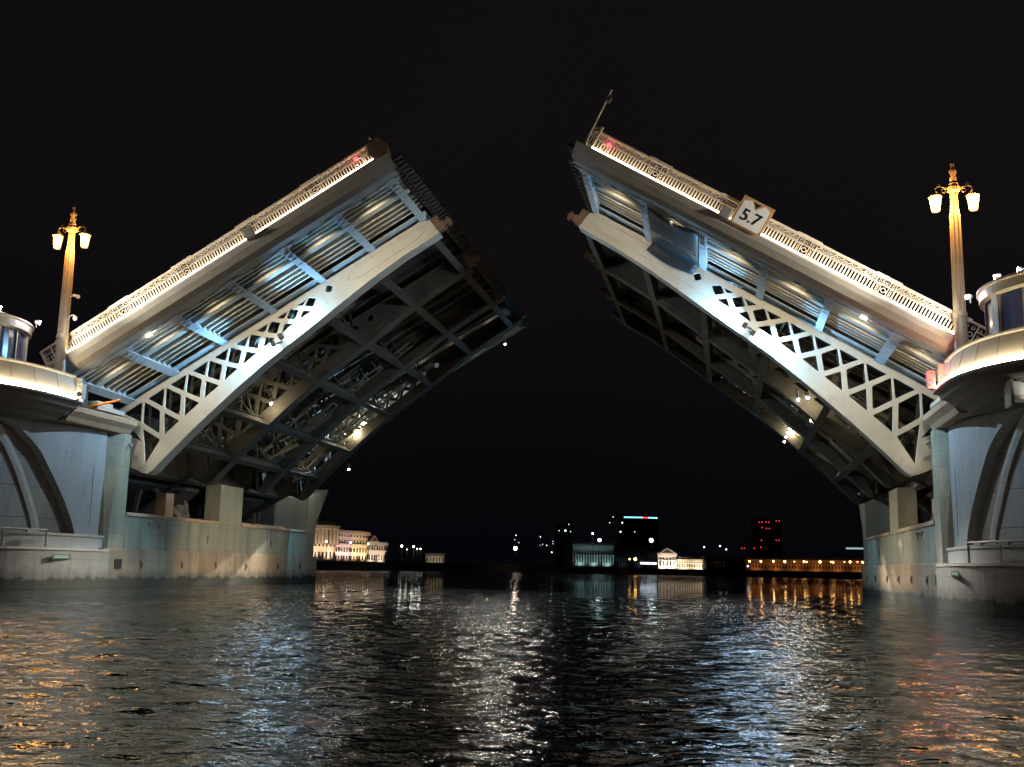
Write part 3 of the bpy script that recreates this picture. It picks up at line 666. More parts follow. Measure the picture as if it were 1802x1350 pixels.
    for q in ((22.0, 22.6, 22.3, 24.6, 3.9, 4.22), (22.0, 22.6, 25.2, 30.6, 3.9, 4.25)): B(MB().box(*q), 'pit_ledge', PINK, bev=.02)
    return root

PL = make_pier(-1, 'pier with rounded nose and arched recess under the left leaf')
PR = make_pier(1, 'pier with rounded nose and arched recess under the right leaf, red lamp above it')

# ------------------------------------------------------------------ things on the piers
def make_cabin(sg, label):
    root = empty('control_cabin', (25.6 * sg, -4.0, 10.3), label, 'control cabin', 'control cabins on the piers')
    A, Bb = 3.95, 3.95
    def pt(t, off, z): return (-(A + off) * math.cos(t), -(Bb + off) * math.sin(t), z)
    def full(prof, N=72): return MB().grid([[pt(2 * math.pi * i / N, o, z) for i in range(N + 1)] for o, z in prof])
    full([(.06, 0), (.06, .34), (.0, .38)]).build('plinth_wall', CABIN, root, sg, smooth=False)
    full([(-.1, .33), (-.1, 1.9)]).build('window_band', GLASS, root, sg)
    full([(-.02, 1.85), (.05, 1.9), (.16, 1.94), (.18, 2.28), (.26, 2.32), (.26, 2.40), (.1, 2.44)]).build('eave', CABIN, root, sg)
    full([(.1, 2.43), (-.3, 2.58), (-.9, 2.72), (-1.9, 2.84), (-2.9, 2.9), (-3.9, 2.92)]).build('roof', CABIN, root, sg, smooth=True)
    for i in range(8):
        t = 2 * math.pi * i / 8 + R(14)
        mb = MB(); mb.grid([[pt(t + d, o, z) for z in (.33, 1.9)] for d, o in ((-.085, -.12), (-.085, .0), (-.06, .0), (-.055, .04), (.055, .04), (.06, 0), (.085, 0), (.085, -.12))]); mb.build('pilaster', CABIN, root, sg)
        t2 = t + math.pi / 8; mb = MB(); mb.grid([[pt(t2 + d, o, z) for z in (.33, 1.9)] for d, o in ((-.014, -.12), (-.014, -.02), (.014, -.02), (.014, -.12))]); mb.build('mullion', CABIN, root, sg)
    return root
make_cabin(-1, 'round control cabin with tall windows behind the lamp post with two cameras'); make_cabin(1, 'round control cabin with tall windows above the pier bearing the lit red lamp')

def make_floodlight(loc, target, label, power, color, angle=75, lens=LENSW, group='floodlights on the cabins and piers', r=.11):
    o = empty('floodlight', loc, label, 'floodlight', group)
    d = (Vector(target) - Vector(loc)).normalized(); 
    mb = MB(); c = Vector((0, 0, 0)); mb.tube([c - d * .22, c - d * .1, c], [r * .6, r, r * 1.15], 10); mb.bar(c - d * .12, c - d * .12 + Vector((0, 0, -.28)), .04)
    mb.build('housing', GREYP, o)
    MB().tube([c + d * .003, c + d * .03], r, 12).build('lens', lens, o)
    spot('flood_beam', Vector(loc) + d * .12, target, power, color, angle, .7, .12, o)
    return o
WH = (.95, .95, 1.0); WM = (1, .93, .78)
for sg, side in ((-1, 'left'), (1, 'right')):
    x = lambda a: a * sg
    make_floodlight((x(21.3), -2.45, 12.78), (x(13.5), 7, 13.0), 'violet white floodlight at the channel edge of the %s cabin eave' % side, 700, WM, 88)
    make_floodlight((x(22.6), -5.3, 13.1), (x(5.5), 7, 19.6), 'violet white floodlight on the roof edge of the %s cabin' % side, 7000, WM, 50)
    point('cabin_glint', (x(21.0), -2.9, 12.7), 60, (.9, .88, 1), .1); point('cabin_glint', (x(22.3), -5.9, 12.95), 60, (.9, .88, 1), .1)
    make_floodlight((x(21.9), -4.6, 13.0), (x(-21.2), 19, .6), 'added white floodlight on the %s cabin roof edge, aimed at the opposite pier wall' % side, 46000, (1, .86, .62), 17)  # flood added to brighten the channel wall of the opposite pier
    # pilaster floodlight
    make_floodlight((x(20.9), 6.1, 7.7), (x(14), 8, 3), 'small tubular floodlight at the top of the %s corner pilaster' % side, 25, WM, 120, lens=GREYP, r=.09)
for sg, side in ((-1, 'left'), (1, 'right')):
    x = lambda a: a * sg
    for k, yv in enumerate((8.6, 9.7)):
        make_floodlight((x(20.9), yv, 3.62), (x(20.0), yv + 1, 14), '%s of two small white floodlights under the opening of the %s pier' % (('nearer', 'farther')[k], side), 6, WM, 90, lens=WHITE, r=.09)

# street lamps
def make_lamp(sg, label):
    root = empty('street_lamp', (21.4 * sg, -.35, 10.3), label, 'street lamp', 'twin lantern lamp posts on the piers')
    mb = MB(); mb.lathe([(.34, 0), (.34, .25), (.29, .3), (.27, 2.1), (.31, 2.15), (.31, 2.28), (.275, 2.34)], (0, 0, 0), 16, .0); mb.build('pedestal', LAMPM, root, sg, bev=.01)
    mb = MB(); mb.lathe([(.265, 2.3), (.255, 4), (.235, 6.1), (.225, 6.7), (.2, 6.78), (.17, 7.1), (.16, 7.75)], (0, 0, 0), 24, .13); mb.build('shaft', LAMPM, root, sg)
    mb = MB(); mb.lathe([(.17, 7.7), (.27, 7.78), (.27, 7.95), (.2, 8.0), (.2, 8.12), (.13, 8.2)], (0, 0, 0), 16); mb.build('collar', LAMPM, root, sg)
    mb = MB(); mb.lathe([(.12, 8.15), (.15, 8.35), (.11, 8.5), (.17, 8.66), (.13, 8.78), (.07, 8.9), (.09, 9.0), (.015, 9.2)], (0, 0, 0), 10); mb.build('finial', LAMPM, root, sg, smooth=True)
    for s_ in (-1, 1):
        pts = [(s_ * .2, 0, 7.85), (s_ * .4, 0, 7.98), (s_ * .62, 0, 8.02), (s_ * .76, 0, 7.95), (s_ * .78, 0, 7.78)]
        mb = MB().tube(pts, .035, 8); mb.ring((s_ * .42, 0, 7.82), .09, .02, n=10, m_=5); mb.ring((s_ * .6, 0, 8.1), .05, .018, n=10, m_=5); mb.build('arm', LAMPM, root, sg)
        ln = MB().lathe([(.17, 0), (.26, .62)], (s_ * .78, 0, 6.9), 6).build('lantern', LANT, root, sg)
        mb = MB(); mb.lathe([(.29, 0), (.3, .04), (.12, .18), (.1, .26), (.03, .3)], (s_ * .78, 0, 7.52), 12); mb.build('lantern_cap', LAMPM, ln, sg)
        mb = MB()
        for k in range(6):
            t = 2 * math.pi * k / 6; mb.tube([(s_ * .78 + .172 * math.cos(t), .172 * math.sin(t), 6.9), (s_ * .78 + .263 * math.cos(t), .263 * math.sin(t), 7.52)], .012, 4)
        mb.ring((s_ * .78, 0, 6.89), .17, .02, 'z', 12, 5); mb.build('lantern_frame', LAMPM, ln, sg)
        l = point('lantern_light', (21.4 * sg + s_ * .78 * sg, -.35 - .33, 10.3 + 7.1), 560, (1, .42, .09), .2, root)
    return root
make_lamp(-1, 'twin lantern street lamp with two small cameras on its post'); make_lamp(1, 'twin lantern street lamp standing in front of the right control cabin')

o = empty('security_camera', (-20.98, -.35, 14.62), 'bullet camera, the upper of two on the lamp post', 'camera', 'cameras on the lamp post')
MB().tube([(-.18, 0, .0), (.05, -.02, .04)], .03, 6).build('arm', WHITE, o)
MB().tube([(.0, -.02, .05), (.28, -.1, -.04), (.36, -.13, -.07)], [.07, .085, .1], 10).build('body', WHITE, o)
o = empty('security_camera', (-20.98, -.35, 13.5), 'white dome camera, the lower of two on the lamp post', 'camera', 'cameras on the lamp post')
MB().tube([(-.18, 0, -.1), (-.1, 0, .1), (.1, -.02, .14), (.2, -.04, .06)], .028, 6).build('arm', WHITE, o)
MB().lathe([(.02, .12), (.11, .06), (.11, -.04), (.08, -.12), (.02, -.15)], (.22, -.04, -.02), 12).build('body', WHITE, o, smooth=True)

for sg, lit in ((1, 1), (-1, 0)):
    o = empty('signal_lamp', (20.12 * sg, -.3, 9.3), ('red lit signal lamp box on the balcony edge under the right lamp post' if lit else 'unlit signal lamp box on the balcony edge under the left lamp post'), 'signal lamp', 'signal boxes on the balconies')
    MB().box(-.2, .14, -.2, .12, 0, .78).build('housing', WHITE if not lit else mat('red_housing', (.7, .3, .26), .5), o, sg, bev=.02)
    MB().lathe([(.11, 0), (.13, .03), (.11, .08)], (0, 0, 0), 12).build('lens', REDL if lit else PANE, o, sg)
    for c in o.children:
        if c.name.startswith('lens'): c.rotation_euler = (R(90), 0, 0); c.location = (-.03 * sg, -.2, .24)
    for k in (0, 1):
        MB().tube([(-.14, -.22, .5 + .12 * k), (.08, -.22, .5 + .12 * k)], .02, 6).build('grille_bar', REDL if lit else GREYP, o, sg)
    if lit:
        point('signal_light', (20.09, -.95, 9.5), 60, (1, .02, .04), .12, o)

def plate(sg):
    o = empty('green_plate', (22.42 * sg if sg > 0 else -22.42, .35, 1.6), 'small green plate on the base of the %s pier' % ('right' if sg > 0 else 'left'), 'sign', 'green plates on the pier bases')
    # sits on the curved base: local tangent
    k = (2 - .35) / 9; X = 27 - 6.17 * (1 - k ** 2.2) ** (1 / 2.2)
    o.location = (sg * (X - .05), .35, 1.55)
    MB().box(-.03, .0, -.75, .75, -.12, .12).build('board', GREEN, o, sg)
    tm = text_mb('OKHTA', .16)
    MB().box(-.035, -.03, -.6, .6, .02, .05).build('lettering', WHITE, o, sg); 
    MB().box(-.035, -.03, -.6, .6, -.05, -.02).build('lettering', WHITE, o, sg)
    return o
plate(-1); plate(1)

def mooring(sg):
    o = empty('mooring_rail', (21.3 * sg, 0, 2.0), 'pipe mooring rail on the ledge of the %s pier nose' % ('right' if sg > 0 else 'left'), 'rail', 'mooring rails')
    pts = [se(t, 27, 2.0, 5.95, 8.45, 2.1) for t in np.linspace(.27, 1.1, 12)]
    mb = MB(); mb.tube([(x - 21.3, y, .82) for x, y in pts], .05, 8); mb.tube([(x - 21.3, y, .7) for x, y in pts], .03, 6)
    mb.build('rail', COPE, o, sg)
    mb = MB()
    for x, y in pts[::4]: MB().tube([(x - 21.3, y, 0), (x - 21.3, y, .82)], .05, 8).build('post', COPE, o, sg)
    mb = MB()
    for i in (1, 4, 7, 9):
        a, b = pts[i], pts[i + 1]; MB().bar((a[0] - 21.3, a[1], .72), (b[0] - 21.3, b[1], .74), .16, .14).build('fender', COPE, o, sg)
mooring(-1); mooring(1)

# lamp niche under the right balcony
for sg, side in ((1, 'right'), (-1, 'left')):
    o = empty('wall_lamp', (22.0 * sg, -5.9, 8.0), 'white box lamp lighting the soffit under the %s balcony' % side, 'lamp', 'soffit lamps')
    MB().box(0, 2.6, 0, .9, .1, .66).box(-.12, 0, -.1, .9, -.25, .74).box(0, 2.6, -.05, .9, -.02, .1).build('housing', WHITE, o, sg, bev=.015)
    MB().box(.75, 1.3, -.03, .0, .3, .45).build('lens', GREYP, o, sg)
    spot('soffit_light', (22.9 * sg, -6.6, 7.75), (23.0 * sg, -5.8, 8.4), 60, (1, .93, .8), 120, .8, .1, o)

# lights inside the machine pits
for sg in (-1, 1):
    side = 'left' if sg < 0 else 'right'
    o = empty('pit_lamp', (24 * sg, 19.6, 6.75), 'blue white lamp shining in the machine pit of the %s pier' % side, 'lamp', 'lamps in the machine pits')
    MB().box(-.2, .2, -.25, .25, .05, .16).build('housing', GREYP, o, sg); MB().box(-.16, .16, -.2, .2, .0, .05).build('lens', mat('pit_lens', (1, 1, 1), .4, 0, (.75, .85, 1), 30), o, sg)
    point('pit_light', (23.8 * sg, 19.4, 6.4), 60 if sg < 0 else 25, (.35, .55, 1), .1, o)
    o = empty('gear_wheel', (24.2 * sg, 16.9, 6.2), 'round drive gear standing in the machine pit of the %s pier' % side, 'gear', 'drive gears')
    mb = MB(); mb.lathe([(.62, -.1), (.68, -.1), (.68, .1), (.62, .1)], (0, 0, 0), 8); b = mb.build('rim', MACH, o, sg)
    b.rotation_euler = (0, R(90), 0); h = MB().lathe([(.14, -.25), (.14, .25)], (0, 0, 0), 12).build('hub', MACH, o, sg); h.rotation_euler = (0, R(90), 0)
    mb = MB(); rr = random.Random(5)
    o = empty('drive_motor', (24.5 * sg, 20, 3.3), 'dark winch motor with pipes on the pit floor of the %s pier' % side, 'motor', 'winch motors')
    mb.box(-.8, .8, -2, .2, 0, 1.2); mb.tube([(0, -2, 1.5), (0, 1, 1.5)], .45, 14)
    mb.build('body', GREYP, o, sg, bev=.05)
    mb = MB()
    for k in range(10): mb.tube([(-.9 + .1 * k, -1.8 + .3 * k, 1), (-1.1 + rr.random(), -2.2 + .4 * k, 3.2)], .05, 6)
    mb.build('pipe', MACH, o, sg)
o = empty('orange_pole', (-21.4, 2.2, 9.3), 'short orange barrier pole above the left cornice', 'pole')
MB().tube([(0, 0, .0), (1.2, 1.2, .55)], .07, 8).build('pole', mat('orange_paint', (.6, .2, .04), .5), o)

# lamps on the far side of the leaves shining down on the channel
def channel_lamp(Wf, u, Y, v, label, power, col=(1, .95, .85), r=.06, tgt=None):
    p = Wf(u, Y, v); o = empty('channel_lamp', p, label, 'lamp', 'lamps shining on the channel')
    MB().tube([(0, 0, .12), (0, 0, .5)], .03, 6).lathe([(r * 1.2, .05), (r * 1.2, .1), (r * .5, .16)], (0, 0, 0), 10).build('housing', GREYP, o)
    MB().lathe([(r * .4, -r), (r, -r * .3), (r, .05)], (0, 0, 0), 10).build('lens', LENSW, o)
    t = tgt or (p.x, p.y - p.z * 1.25, 0)
    spot('channel_beam', p + Vector((0, -.02, -.16)), t, power * 6.0, col, 60, .8, .12, o)
for Wf, u, Y, v, pw, lb in (
    (WL, 25.2, 31.4, -2.45, 60000, 'lone white lamp under the far edge of the left leaf tip'),
    (WL, 9.15, 33.8, -3.9, 250, 'white lamp at the bottom edge of the left leaf above the far pilaster'),
    (WL, 11.5, 31.3, -2.5, 600, 'white lamp behind the far lattice of the left leaf'),
    (WR, 12.55, 14.0, -3.35, 3000, 'white lamp beside the second girder of the right leaf'),
    (WR, 12.3, 24.2, -3.9, 300, 'highest of three white lamps low on the right leaf'),
    (WR, 12.3, 26.6, -3.9, 300, 'middle of three white lamps low on the right leaf'),
    (WR, 12.3, 30.8, -3.7, 500, 'lowest of three white lamps low on the right leaf')):
    channel_lamp(Wf, u, Y, v, lb, pw)

# ------------------------------------------------------------------ far bank
def mat_fac(name, c): return weathered(name, c, tuple(min(1, a * 1.2) for a in c), .3, .8, (1, 1, 1), .01)
TERR = mat('bank_ground', (.02, .02, .02), .9)
BK = [(-230, 150), (-150, 215), (-108, 330), (-60, 420), (-20, 455), (60, 470), (150, 455), (330, 400), (600, 380), (900, 380), (900, 3500), (-1600, 3500), (-1600, 150)]
MB().prism(BK, -3, 2.6, 'xy').build('far_bank_ground', TERR); tag(bpy.data.objects['far_bank_ground'], kind='structure')
# granite embankment wall
mb = MB()
for (a, b) in zip(BK[:9], BK[1:10]): mb.bar((a[0], a[1], 1.4), (b[0], b[1], 1.4), 1.2, 3.4)
o = mb.build('embankment_wall', mat_fac('embankment_granite', (.04, .036, .034))); tag(o, 'low dark granite embankment wall along the far bank', 'embankment wall')

SPEC = {}
def facade(name, px0, px1, pyt, pyb, D, Ddelta, label, wallc, roofc, nx, floors, col, power, cat='building', pediment=False, depth=18, columns=False, attic=0, cornice=True, uplight=True, litwin=0):
    """building whose front runs between two bearings; px/py are survey bearings, D distance"""
    A = bearing(px0, pyb, D); Bp = bearing(px1, pyb, D + Ddelta); zt = bearing(px0, pyt, D).z; z0 = 2.6
    A.z = z0; Bp.z = z0; L_ = (Bp - A).length; ux = (Bp - A).normalized(); ang = math.atan2(ux.y, ux.x); H = zt - z0
    root = empty(name, A, label, cat); root.rotation_euler = (0, 0, ang)
    wm = mat_fac(name + '_wall', wallc)
    MB().box(0, L_, 0, depth, 0, H).build('wall', wm, root)
    if cornice:
        MB().box(-.5, L_ + .5, -.9, 0, H - 1.0, H + .05).box(-.4, L_ + .4, -.25, 0, H * .52, H * .52 + .5).build('cornice', wm, root)
    if attic: MB().box(.4, L_ - .4, .3, depth, H, H + attic).build('attic', wm, root)
    MB().prism([(-.3, -.3), (L_ + .3, -.3), (L_ + .3, depth + .3), (-.3, depth + .3)], H + attic, H + attic + 1.0, 'xy').build('roof', mat_fac(name + '_roof', roofc), root)
    st = L_ / nx; fh = H / floors; n = 0
    wmat = mat(name + '_pane', (.02, .02, .02), .3, 0, (1, .75, .4), litwin) if litwin else PANE
    fr = MB(); pn = MB(); pr = None
    for f in range(floors):
        for i in range(nx):
            x = st * (i + .5); z = f * fh + fh * .22; ww = min(1.5, st * .42); hh = fh * .52
            if n == 0:
                pr = MB().box(-ww / 2 - .12, ww / 2 + .12, -.12, 0, -.12, hh + .12).build('window', wm, root)
                MB().box(-ww / 2, ww / 2, -.15, -.12, 0, hh).build('pane', wmat, pr)
                pr.location = (x, 0, z)
            elif n < 95: copy_part(pr, (x, 0, z), root)
            n += 1
    if columns:
        for i in range(nx + 1):
            mb = MB().lathe([(.5, 0), (.42, .3), (.36, H * .45), (.5, H * .46)], (st * i, -.55, H * .46 if attic else H * .1), 10)
            mb.build('column', wm, root)
    if pediment:
        pw = L_ * pediment; mb = MB().prism([(0, H), (pw, H), (pw / 2, H + pw * .33)], -1.2, 3, 'xz'); mb.build('pediment', wm, root)
        MB().prism([(pw * .16, H + .25), (pw * .84, H + .25), (pw / 2, H + pw * .24)], -1.22, -1.2, 'xz').build('tympanum', DARK, root)
    if uplight:
        k = max(2, int(L_ / 7)); bpy.context.view_layer.update()
        for i in range(k):
            p = root.matrix_world @ Vector((L_ * (i + .5) / k, -3.2, .6)); t = root.matrix_world @ Vector((L_ * (i + .5) / k, 0, H * .55))
            spot('facade_uplight', p, t, power, col, 130, .8, .3, root)
    return root
GOLD = (1, .74, .48)
facade('palace', 536, 590, 922, 984, 300, 12, 'tall palace with white attic beside the pier, the largest lit facade', (.5, .42, .36), (.05, .05, .05), 8, 3, GOLD, 2300, columns=True, attic=1.2)
facade('town_house', 588, 616, 932, 984, 316, 10, 'pinkish grey lit house directly right of the tall palace', (.42, .34, .34), (.05, .05, .05), 6, 4, (1, .75, .6), 2200)
facade('corner_house', 614, 645, 934, 984, 326, 12, 'yellow lit house with broad cornice, third from the pier', (.5, .42, .3), (.05, .05, .05), 6, 4, GOLD, 2600)
facade('low_house', 643, 677, 953, 984, 340, 12, 'low lit house with a small gable at the end of the palace row', (.45, .38, .33), (.05, .05, .05), 8, 2, (1, .8, .62), 1600, pediment=.5)
facade('quay_pavilion', 749, 781, 978, 988, 420, 2, 'long low pale grey shed standing alone on the dark bank', (.3, .27, .22), (.1, .1, .1), 6, 1, (1, .85, .6), 260, cornice=False, depth=8)
facade('shipyard_hall', 1008, 1079, 958, 986, 560, 4, 'greenish white hall with tall ribs behind the river', (.3, .4, .4), (.1, .12, .12), 15, 1, (.78, 1, .94), 700, columns=True)
facade('warehouse', 1080, 1140, 962, 990, 600, 4, 'dim grey warehouse under the long cyan roof strip', (.10, .11, .12), (.05, .05, .05), 12, 2, (.7, .85, 1), 120)
facade('temple_building', 1158, 1189, 974, 998, 470, 1, 'small white temple front with triangular gable', (.6, .52, .45), (.2, .2, .2), 5, 1, (1, .88, .74), 2600, pediment=1., columns=True, cornice=True)
facade('long_wing', 1190, 1242, 984, 998, 472, -3, 'long low white wing attached beside the small temple front', (.55, .47, .36), (.2, .2, .2), 12, 1, (1, .85, .66), 1500, columns=False)
facade('dark_shed', 1243, 1311, 983, 1001, 460, 0, 'long black shed between the white temple wing and orange lamps', (.03, .03, .03), (.02, .02, .02), 10, 1, GOLD, 0, uplight=False)
facade('river_station', 1313, 1530, 984, 1001, 440, -20, 'long low brown facade behind the row of orange lamps', (.36, .2, .11), (.03, .03, .03), 40, 1, (1, .5, .18), 240)
facade('tower_block', 1333, 1376, 914, 985, 1300, 5, 'dark tower block carrying small red lights far behind the orange lamps', (.03, .03, .035), (.02, .02, .02), 8, 14, GOLD, 0, uplight=False, cornice=False)
facade('office_slab', 1094, 1160, 911, 975, 1500, 5, 'dark slab building carrying a cyan light strip along its roof', (.012, .013, .016), (.02, .02, .02), 10, 9, GOLD, 0, uplight=False, cornice=False)
facade('crane_hall', 985, 1006, 921, 980, 1400, 5, 'dark tall hall with four white lamps left of the greenish hall', (.012, .013, .016), (.02, .02, .02), 5, 9, GOLD, 0, uplight=False, cornice=False)

def strip_light(name, px0, px1, py, D, m_, label, h=1.2):
    A = bearing(px0, py, D); B_ = bearing(px1, py + .5, D); o = empty(name, A, label, 'light strip', 'roof light strips')
    MB().bar((0, 0, 0), B_ - A, .8, h).build('tube', m_, o); MB().bar((0, .8, -.3), (B_ - A) + Vector((0, .8, -.3)), .6, h).build('rail', DARK, o)
CY = mat('cyan_led', (0, 0, 0), .5, 0, (.25, .8, .95), 2.2); RD = mat('red_led', (0, 0, 0), .5, 0, (1, .05, .05), 2.5)
strip_light('light_strip', 1098, 1131, 910.3, 1480, CY, 'cyan roof strip left of the short red strip', 1.6)
strip_light('light_strip', 1131, 1141, 910.8, 1480, RD, 'short red roof strip between two cyan strips', 1.6)
strip_light('light_strip', 1141, 1157, 911.2, 1480, CY, 'short cyan roof strip right of the red strip', 1.6)
strip_light('light_strip', 1127, 1155, 991, 455, mat('quay_led', (0, 0, 0), .5, 0, (.75, .85, 1), 5), 'bright blue white strip on the quay by the temple front', .7)
strip_light('light_strip', 1489, 1530, 965, 900, mat('pale_led', (0, 0, 0), .5, 0, (.7, .95, .9), .5), 'faint pale strip above the orange lamps next to the right pier', 1.4)

WORDS = 'first second third fourth fifth sixth seventh eighth ninth tenth eleventh twelfth thirteenth fourteenth fifteenth sixteenth'.split()
GLOB = {}
def glow(key, col, es):
    if key not in GLOB: GLOB[key] = mat('lamp_' + key, (0, 0, 0), .5, 0, col, es)
    return GLOB[key]
def far_lamp(px, py, D, rad, gm, label, group, h=None, lamp=0, col=(1, 1, 1)):
    p = bearing(px, py, D); base = 2.6 if D < 1000 else 2.6
    o = empty('quay_lamp', (p.x, p.y, base), label, 'lamp', group); hh = p.z - base
    if hh > .5:
        MB().tube([(0, .3, 0), (0, .3, hh)], .09, 6).build('pole', DARK, o)
    else: MB().tube([(0, .3, -2), (0, .3, hh)], .06, 6).build('pole', DARK, o)
    MB().lathe([(rad * .5, -rad), (rad, -rad * .4), (rad, rad * .4), (rad * .5, rad)], (0, 0, hh), 10).build('globe', gm, o, smooth=True)
    if lamp: point('lamp_glow', p + Vector((0, -.3, 0)), lamp, col, .3, o)
    return o
W5 = glow('white', (.95, 1, .92), 14); OR = glow('orange', (1, .5, .14), 16); RE = glow('red', (1, .04, .06), 1.3); TE = glow('teal', (.7, .95, .95), 14); CW = glow('cool', (.8, .93, 1), 3)
for i, (px, py, r) in enumerate([(617, 955, .45), (574, 953, .5), (648, 957, .45), (681, 958, .7), (707, 961, .7), (728, 962, .6), (716, 967, .25), (734, 966, .35), (740, 966, .4)]):
    far_lamp(px, py, 300 if px < 650 else 370, r * .5, W5, '%s white lamp of the cluster beside the lit palaces' % WORDS[i], 'white lamps on the left bank', lamp=40, col=(1, .95, .8))
for i, (px, py, r) in enumerate([(1319, 988, 1), (1339, 988, 1), (1361, 988, 1), (1381, 988.5, 1.2), (1398, 988.5, .5), (1415, 988.5, 1.1), (1420, 989, .5), (1443, 989, 1.2), (1462, 989, .6), (1466, 989.5, .9), (1486, 989, .5), (1496, 989, 1.1), (1509, 989, .5), (1518, 989.5, 1)]):
    far_lamp(px, py, 425 - (px - 1319) * .08, r * .34, OR, '%s orange lamp along the quay, counted from the black shed' % WORDS[i], 'orange lamps on the right bank', lamp=110 * r, col=(1, .45, .12))
for i, (px, py, r, g_) in enumerate([(907, 965, 1, glow('pink', (1, .75, .62), 24)), (1055, 950.5, 1.1, TE), (1146, 951, 1.1, TE), (1043, 939, .6, TE), (1316, 996.5, .6, CW), (1118, 984, .8, OR), (1108, 984, .4, OR)]):
    nm = ['bright pinkish lamp standing alone on the dark bank', 'bright greenish lamp above the ribbed hall', 'bright greenish lamp above the temple front', 'white lamp on the thin tower of the ribbed hall', 'blue white lamp low at the start of the orange row', 'larger orange lamp left of the blue white quay strip', 'smaller orange lamp left of the blue white quay strip'][i]
    far_lamp(px, py, 440 if i not in (1, 3) else 550, r * .68, g_, nm, None, lamp=90 if i < 3 else 0, col=(.8, .95, .9))
for i, (px, py, D, g_) in enumerate([(908, 942, 700, CW), (906, 950, 700, CW), (913, 955, 700, CW), (951, 945, 700, CW), (951, 960, 700, CW), (955, 958, 700, CW), (962, 960, 700, CW), (973, 953, 700, CW), (973, 957, 700, CW), (971, 972, 500, CW), (1001, 923, 1390, CW), (984, 934, 1390, CW), (995, 934, 1390, TE), (1004, 935.6, 1390, CW)]):
    far_lamp(px, py, D, (.28 if D < 1000 else .7) * (.7 if i % 3 else 1.1), g_, '%s small white point left of the ribbed hall, counted from the pink lamp' % WORDS[i], 'small white points over the dark bank')
for i, (px, py) in enumerate([(1073, 920), (1095, 920), (1079, 910), (1092, 936), (1117, 936), (1239, 963), (1267, 961), (1278, 967)]):
    far_lamp(px, py, 1450 if px < 1200 else 600, (.5 + .5 * (i % 2)) if px < 1200 else .42, CW, '%s white point counted from the cyan strip rightwards' % WORDS[i], 'white points around the slab building')
for i, (px, py) in enumerate([(1336, 919), (1341, 919), (1348, 919), (1353, 919), (1366, 917), (1371, 917), (1341, 928.5), (1349, 930), (1354, 930), (1340, 951), (1366, 951), (1371, 951), (1305, 965), (1310, 965), (1327, 965), (1339, 963)]):
    far_lamp(px, py, 1280, .7, RE, '%s tiny red light at the far tower block, row by row' % WORDS[i], 'red lights of the tower block')

# ------------------------------------------------------------------ river
def water_material(fine):
    m = mat('river_water', (.001, .0015, .0015), .036); t = m.node_tree; N = t.nodes; L = t.links; p = N['Principled BSDF']; p.inputs['IOR'].default_value = 1.333
    p.inputs['Specular IOR Level'].default_value = .5
    tc = N.new('ShaderNodeTexCoord'); prev = None
    for sc_, sx, dist, det in ((1.5, 1.7, .035, 2), (5.0, 1.6, .017, 3), (14, 1.5, .0035, 2)):
        mp = N.new('ShaderNodeMapping'); mp.inputs['Scale'].default_value = (1, sx, 1); mp.inputs['Rotation'].default_value = (0, 0, R(14 * sc_))
        n = N.new('ShaderNodeTexNoise'); n.inputs['Scale'].default_value = sc_; n.inputs['Detail'].default_value = det; n.inputs['Roughness'].default_value = .55
        b = N.new('ShaderNodeBump'); b.inputs['Strength'].default_value = 1; b.inputs['Distance'].default_value = dist
        L.new(tc.outputs['Object'], mp.inputs['Vector']); L.new(mp.outputs['Vector'], n.inputs['Vector']); L.new(n.outputs['Fac'], b.inputs['Height'])
        if prev: L.new(prev, b.inputs['Normal'])
        prev = b.outputs['Normal']
    at = N.new('ShaderNodeAttribute'); at.attribute_name = 'unresolved'     # chop too fine for the mesh, stronger with distance
    for sc_, dist, det in ((1.7, .085, 2), (6.5, .018, 2)):
        mp = N.new('ShaderNodeMapping'); mp.inputs['Scale'].default_value = (1, 1.5, 1); mp.inputs['Rotation'].default_value = (0, 0, R(-20))
        n = N.new('ShaderNodeTexNoise'); n.inputs['Scale'].default_value = sc_; n.inputs['Detail'].default_value = det
        mu = N.new('ShaderNodeMath'); mu.operation = 'MULTIPLY'; mu.inputs[1].default_value = dist; L.new(at.outputs['Fac'], mu.inputs[0])
        b = N.new('ShaderNodeBump'); L.new(mu.outputs[0], b.inputs['Distance'])
        L.new(tc.outputs['Object'], mp.inputs['Vector']); L.new(mp.outputs['Vector'], n.inputs['Vector']); L.new(n.outputs['Fac'], b.inputs['Height']); L.new(prev, b.inputs['Normal'])
        prev = b.outputs['Normal']
    L.new(prev, p.inputs['Normal'])
    return m
WM_ = water_material(1)
rng = np.random.default_rng(3)
NW = 110
lam = np.exp(rng.uniform(np.log(.10), np.log(1.7), NW)); dirn = R(-80) + rng.normal(0, R(42), NW); ph = rng.uniform(0, 6.283, NW)
k_ = 2 * np.pi / lam; slope = .125 / np.sqrt(NW / 2) * np.where(lam > 1.0, .8, 1.0); amp = slope / k_
rad = 2.2 * 1.0052 ** np.arange(0, 790); rad = rad[rad < 125]; th = np.linspace(R(90 - 50 + 8), R(90 + 50 + 8), 860)
RR, TT = np.meshgrid(rad, th, indexing='ij'); ox_, oy_ = CP.x, CP.y - 1.5
LOST = np.zeros_like(RR); X = ox_ + RR * np.cos(TT); Y = oy_ + RR * np.sin(TT); Z = np.zeros_like(X)
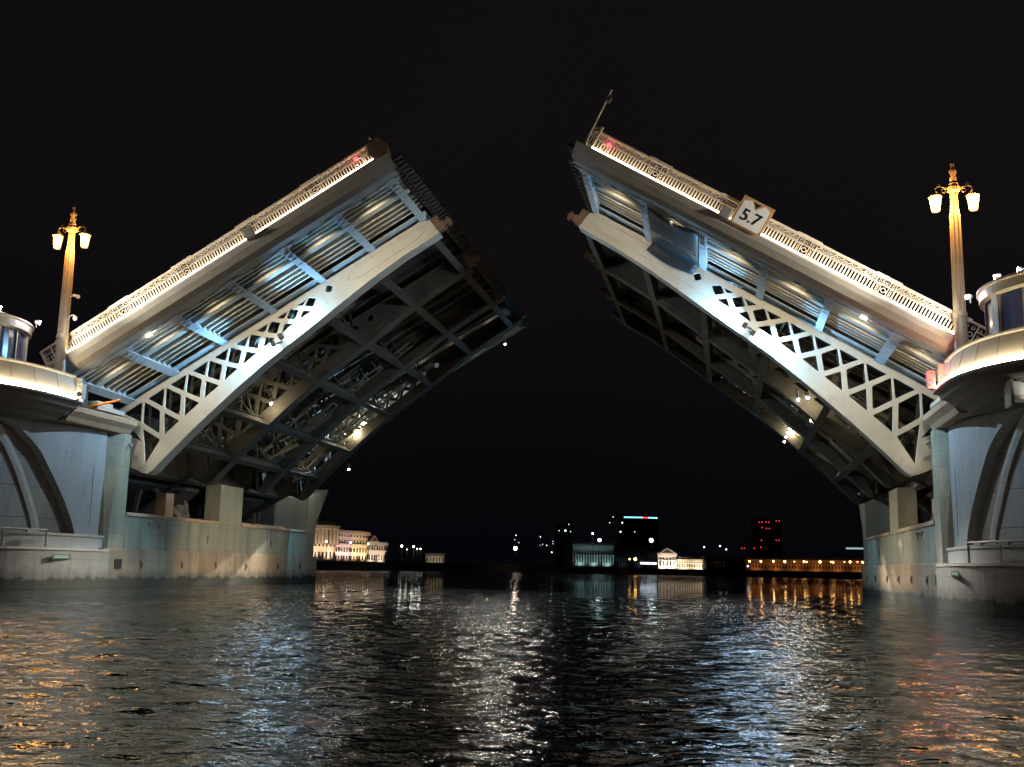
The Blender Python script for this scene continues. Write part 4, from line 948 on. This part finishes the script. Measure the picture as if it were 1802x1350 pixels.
cell = np.maximum(RR * .0052, RR * (th[1] - th[0]))
for i in range(NW):
    kx, ky = k_[i] * math.cos(dirn[i]), k_[i] * math.sin(dirn[i]); att = np.clip((lam[i] / cell - 2.5) / 3, 0, 1)
    LOST += (1 - att ** 2) / NW
    a = kx * X + ky * Y + ph[i]; Z += amp[i] * att * (np.sin(a) + .18 * np.cos(2 * a))
Z *= .85 + .35 * np.sin(.11 * X + .07 * Y) * np.sin(.05 * X - .13 * Y + 1) + .15 * np.sin(.31 * X - .23 * Y)
edge = np.clip((125 - RR) / 25, 0, 1); Z *= edge
nr, nc = X.shape; V = np.stack([X, Y, Z], -1).reshape(-1, 3).astype(np.float32)
idx = np.arange(nr * nc).reshape(nr, nc); F = np.stack([idx[:-1, :-1], idx[1:, :-1], idx[1:, 1:], idx[:-1, 1:]], -1).reshape(-1, 4)
F = F[:, ::-1]
me = bpy.data.meshes.new('river'); me.vertices.add(len(V)); me.vertices.foreach_set('co', V.ravel())
me.loops.add(F.size); me.loops.foreach_set('vertex_index', F.ravel().astype(np.int32)); me.polygons.add(len(F)); me.polygons.foreach_set('loop_start', np.arange(0, F.size, 4, dtype=np.int32))
me.polygons.foreach_set('use_smooth', np.ones(len(F), bool)); me.update(calc_edges=True); me.validate()
if me.polygons[0].normal.z < 0: me.flip_normals()
me.materials.append(WM_)
at_ = me.attributes.new('unresolved', 'FLOAT', 'POINT'); at_.data.foreach_set('value', np.sqrt(LOST).ravel().astype(np.float32))
river = bpy.data.objects.new('river_water', me); COL.objects.link(river); tag(river, kind='structure')
mb = MB(); mb.add([(-3000, -800, -.12), (3000, -800, -.12), (3000, 3000, -.12), (-3000, 3000, -.12)], [(0, 1, 2, 3)])
o = mb.build('far_river_water', WM_); at_ = o.data.attributes.new('unresolved', 'FLOAT', 'POINT'); at_.data.foreach_set('value', [1.0] * 4); tag(o, kind='structure')
for ob in list(bpy.data.objects):
    if ob.parent is None and ob.type == 'MESH' and 'category' not in ob and 'kind' not in ob: print('untagged', ob.name)
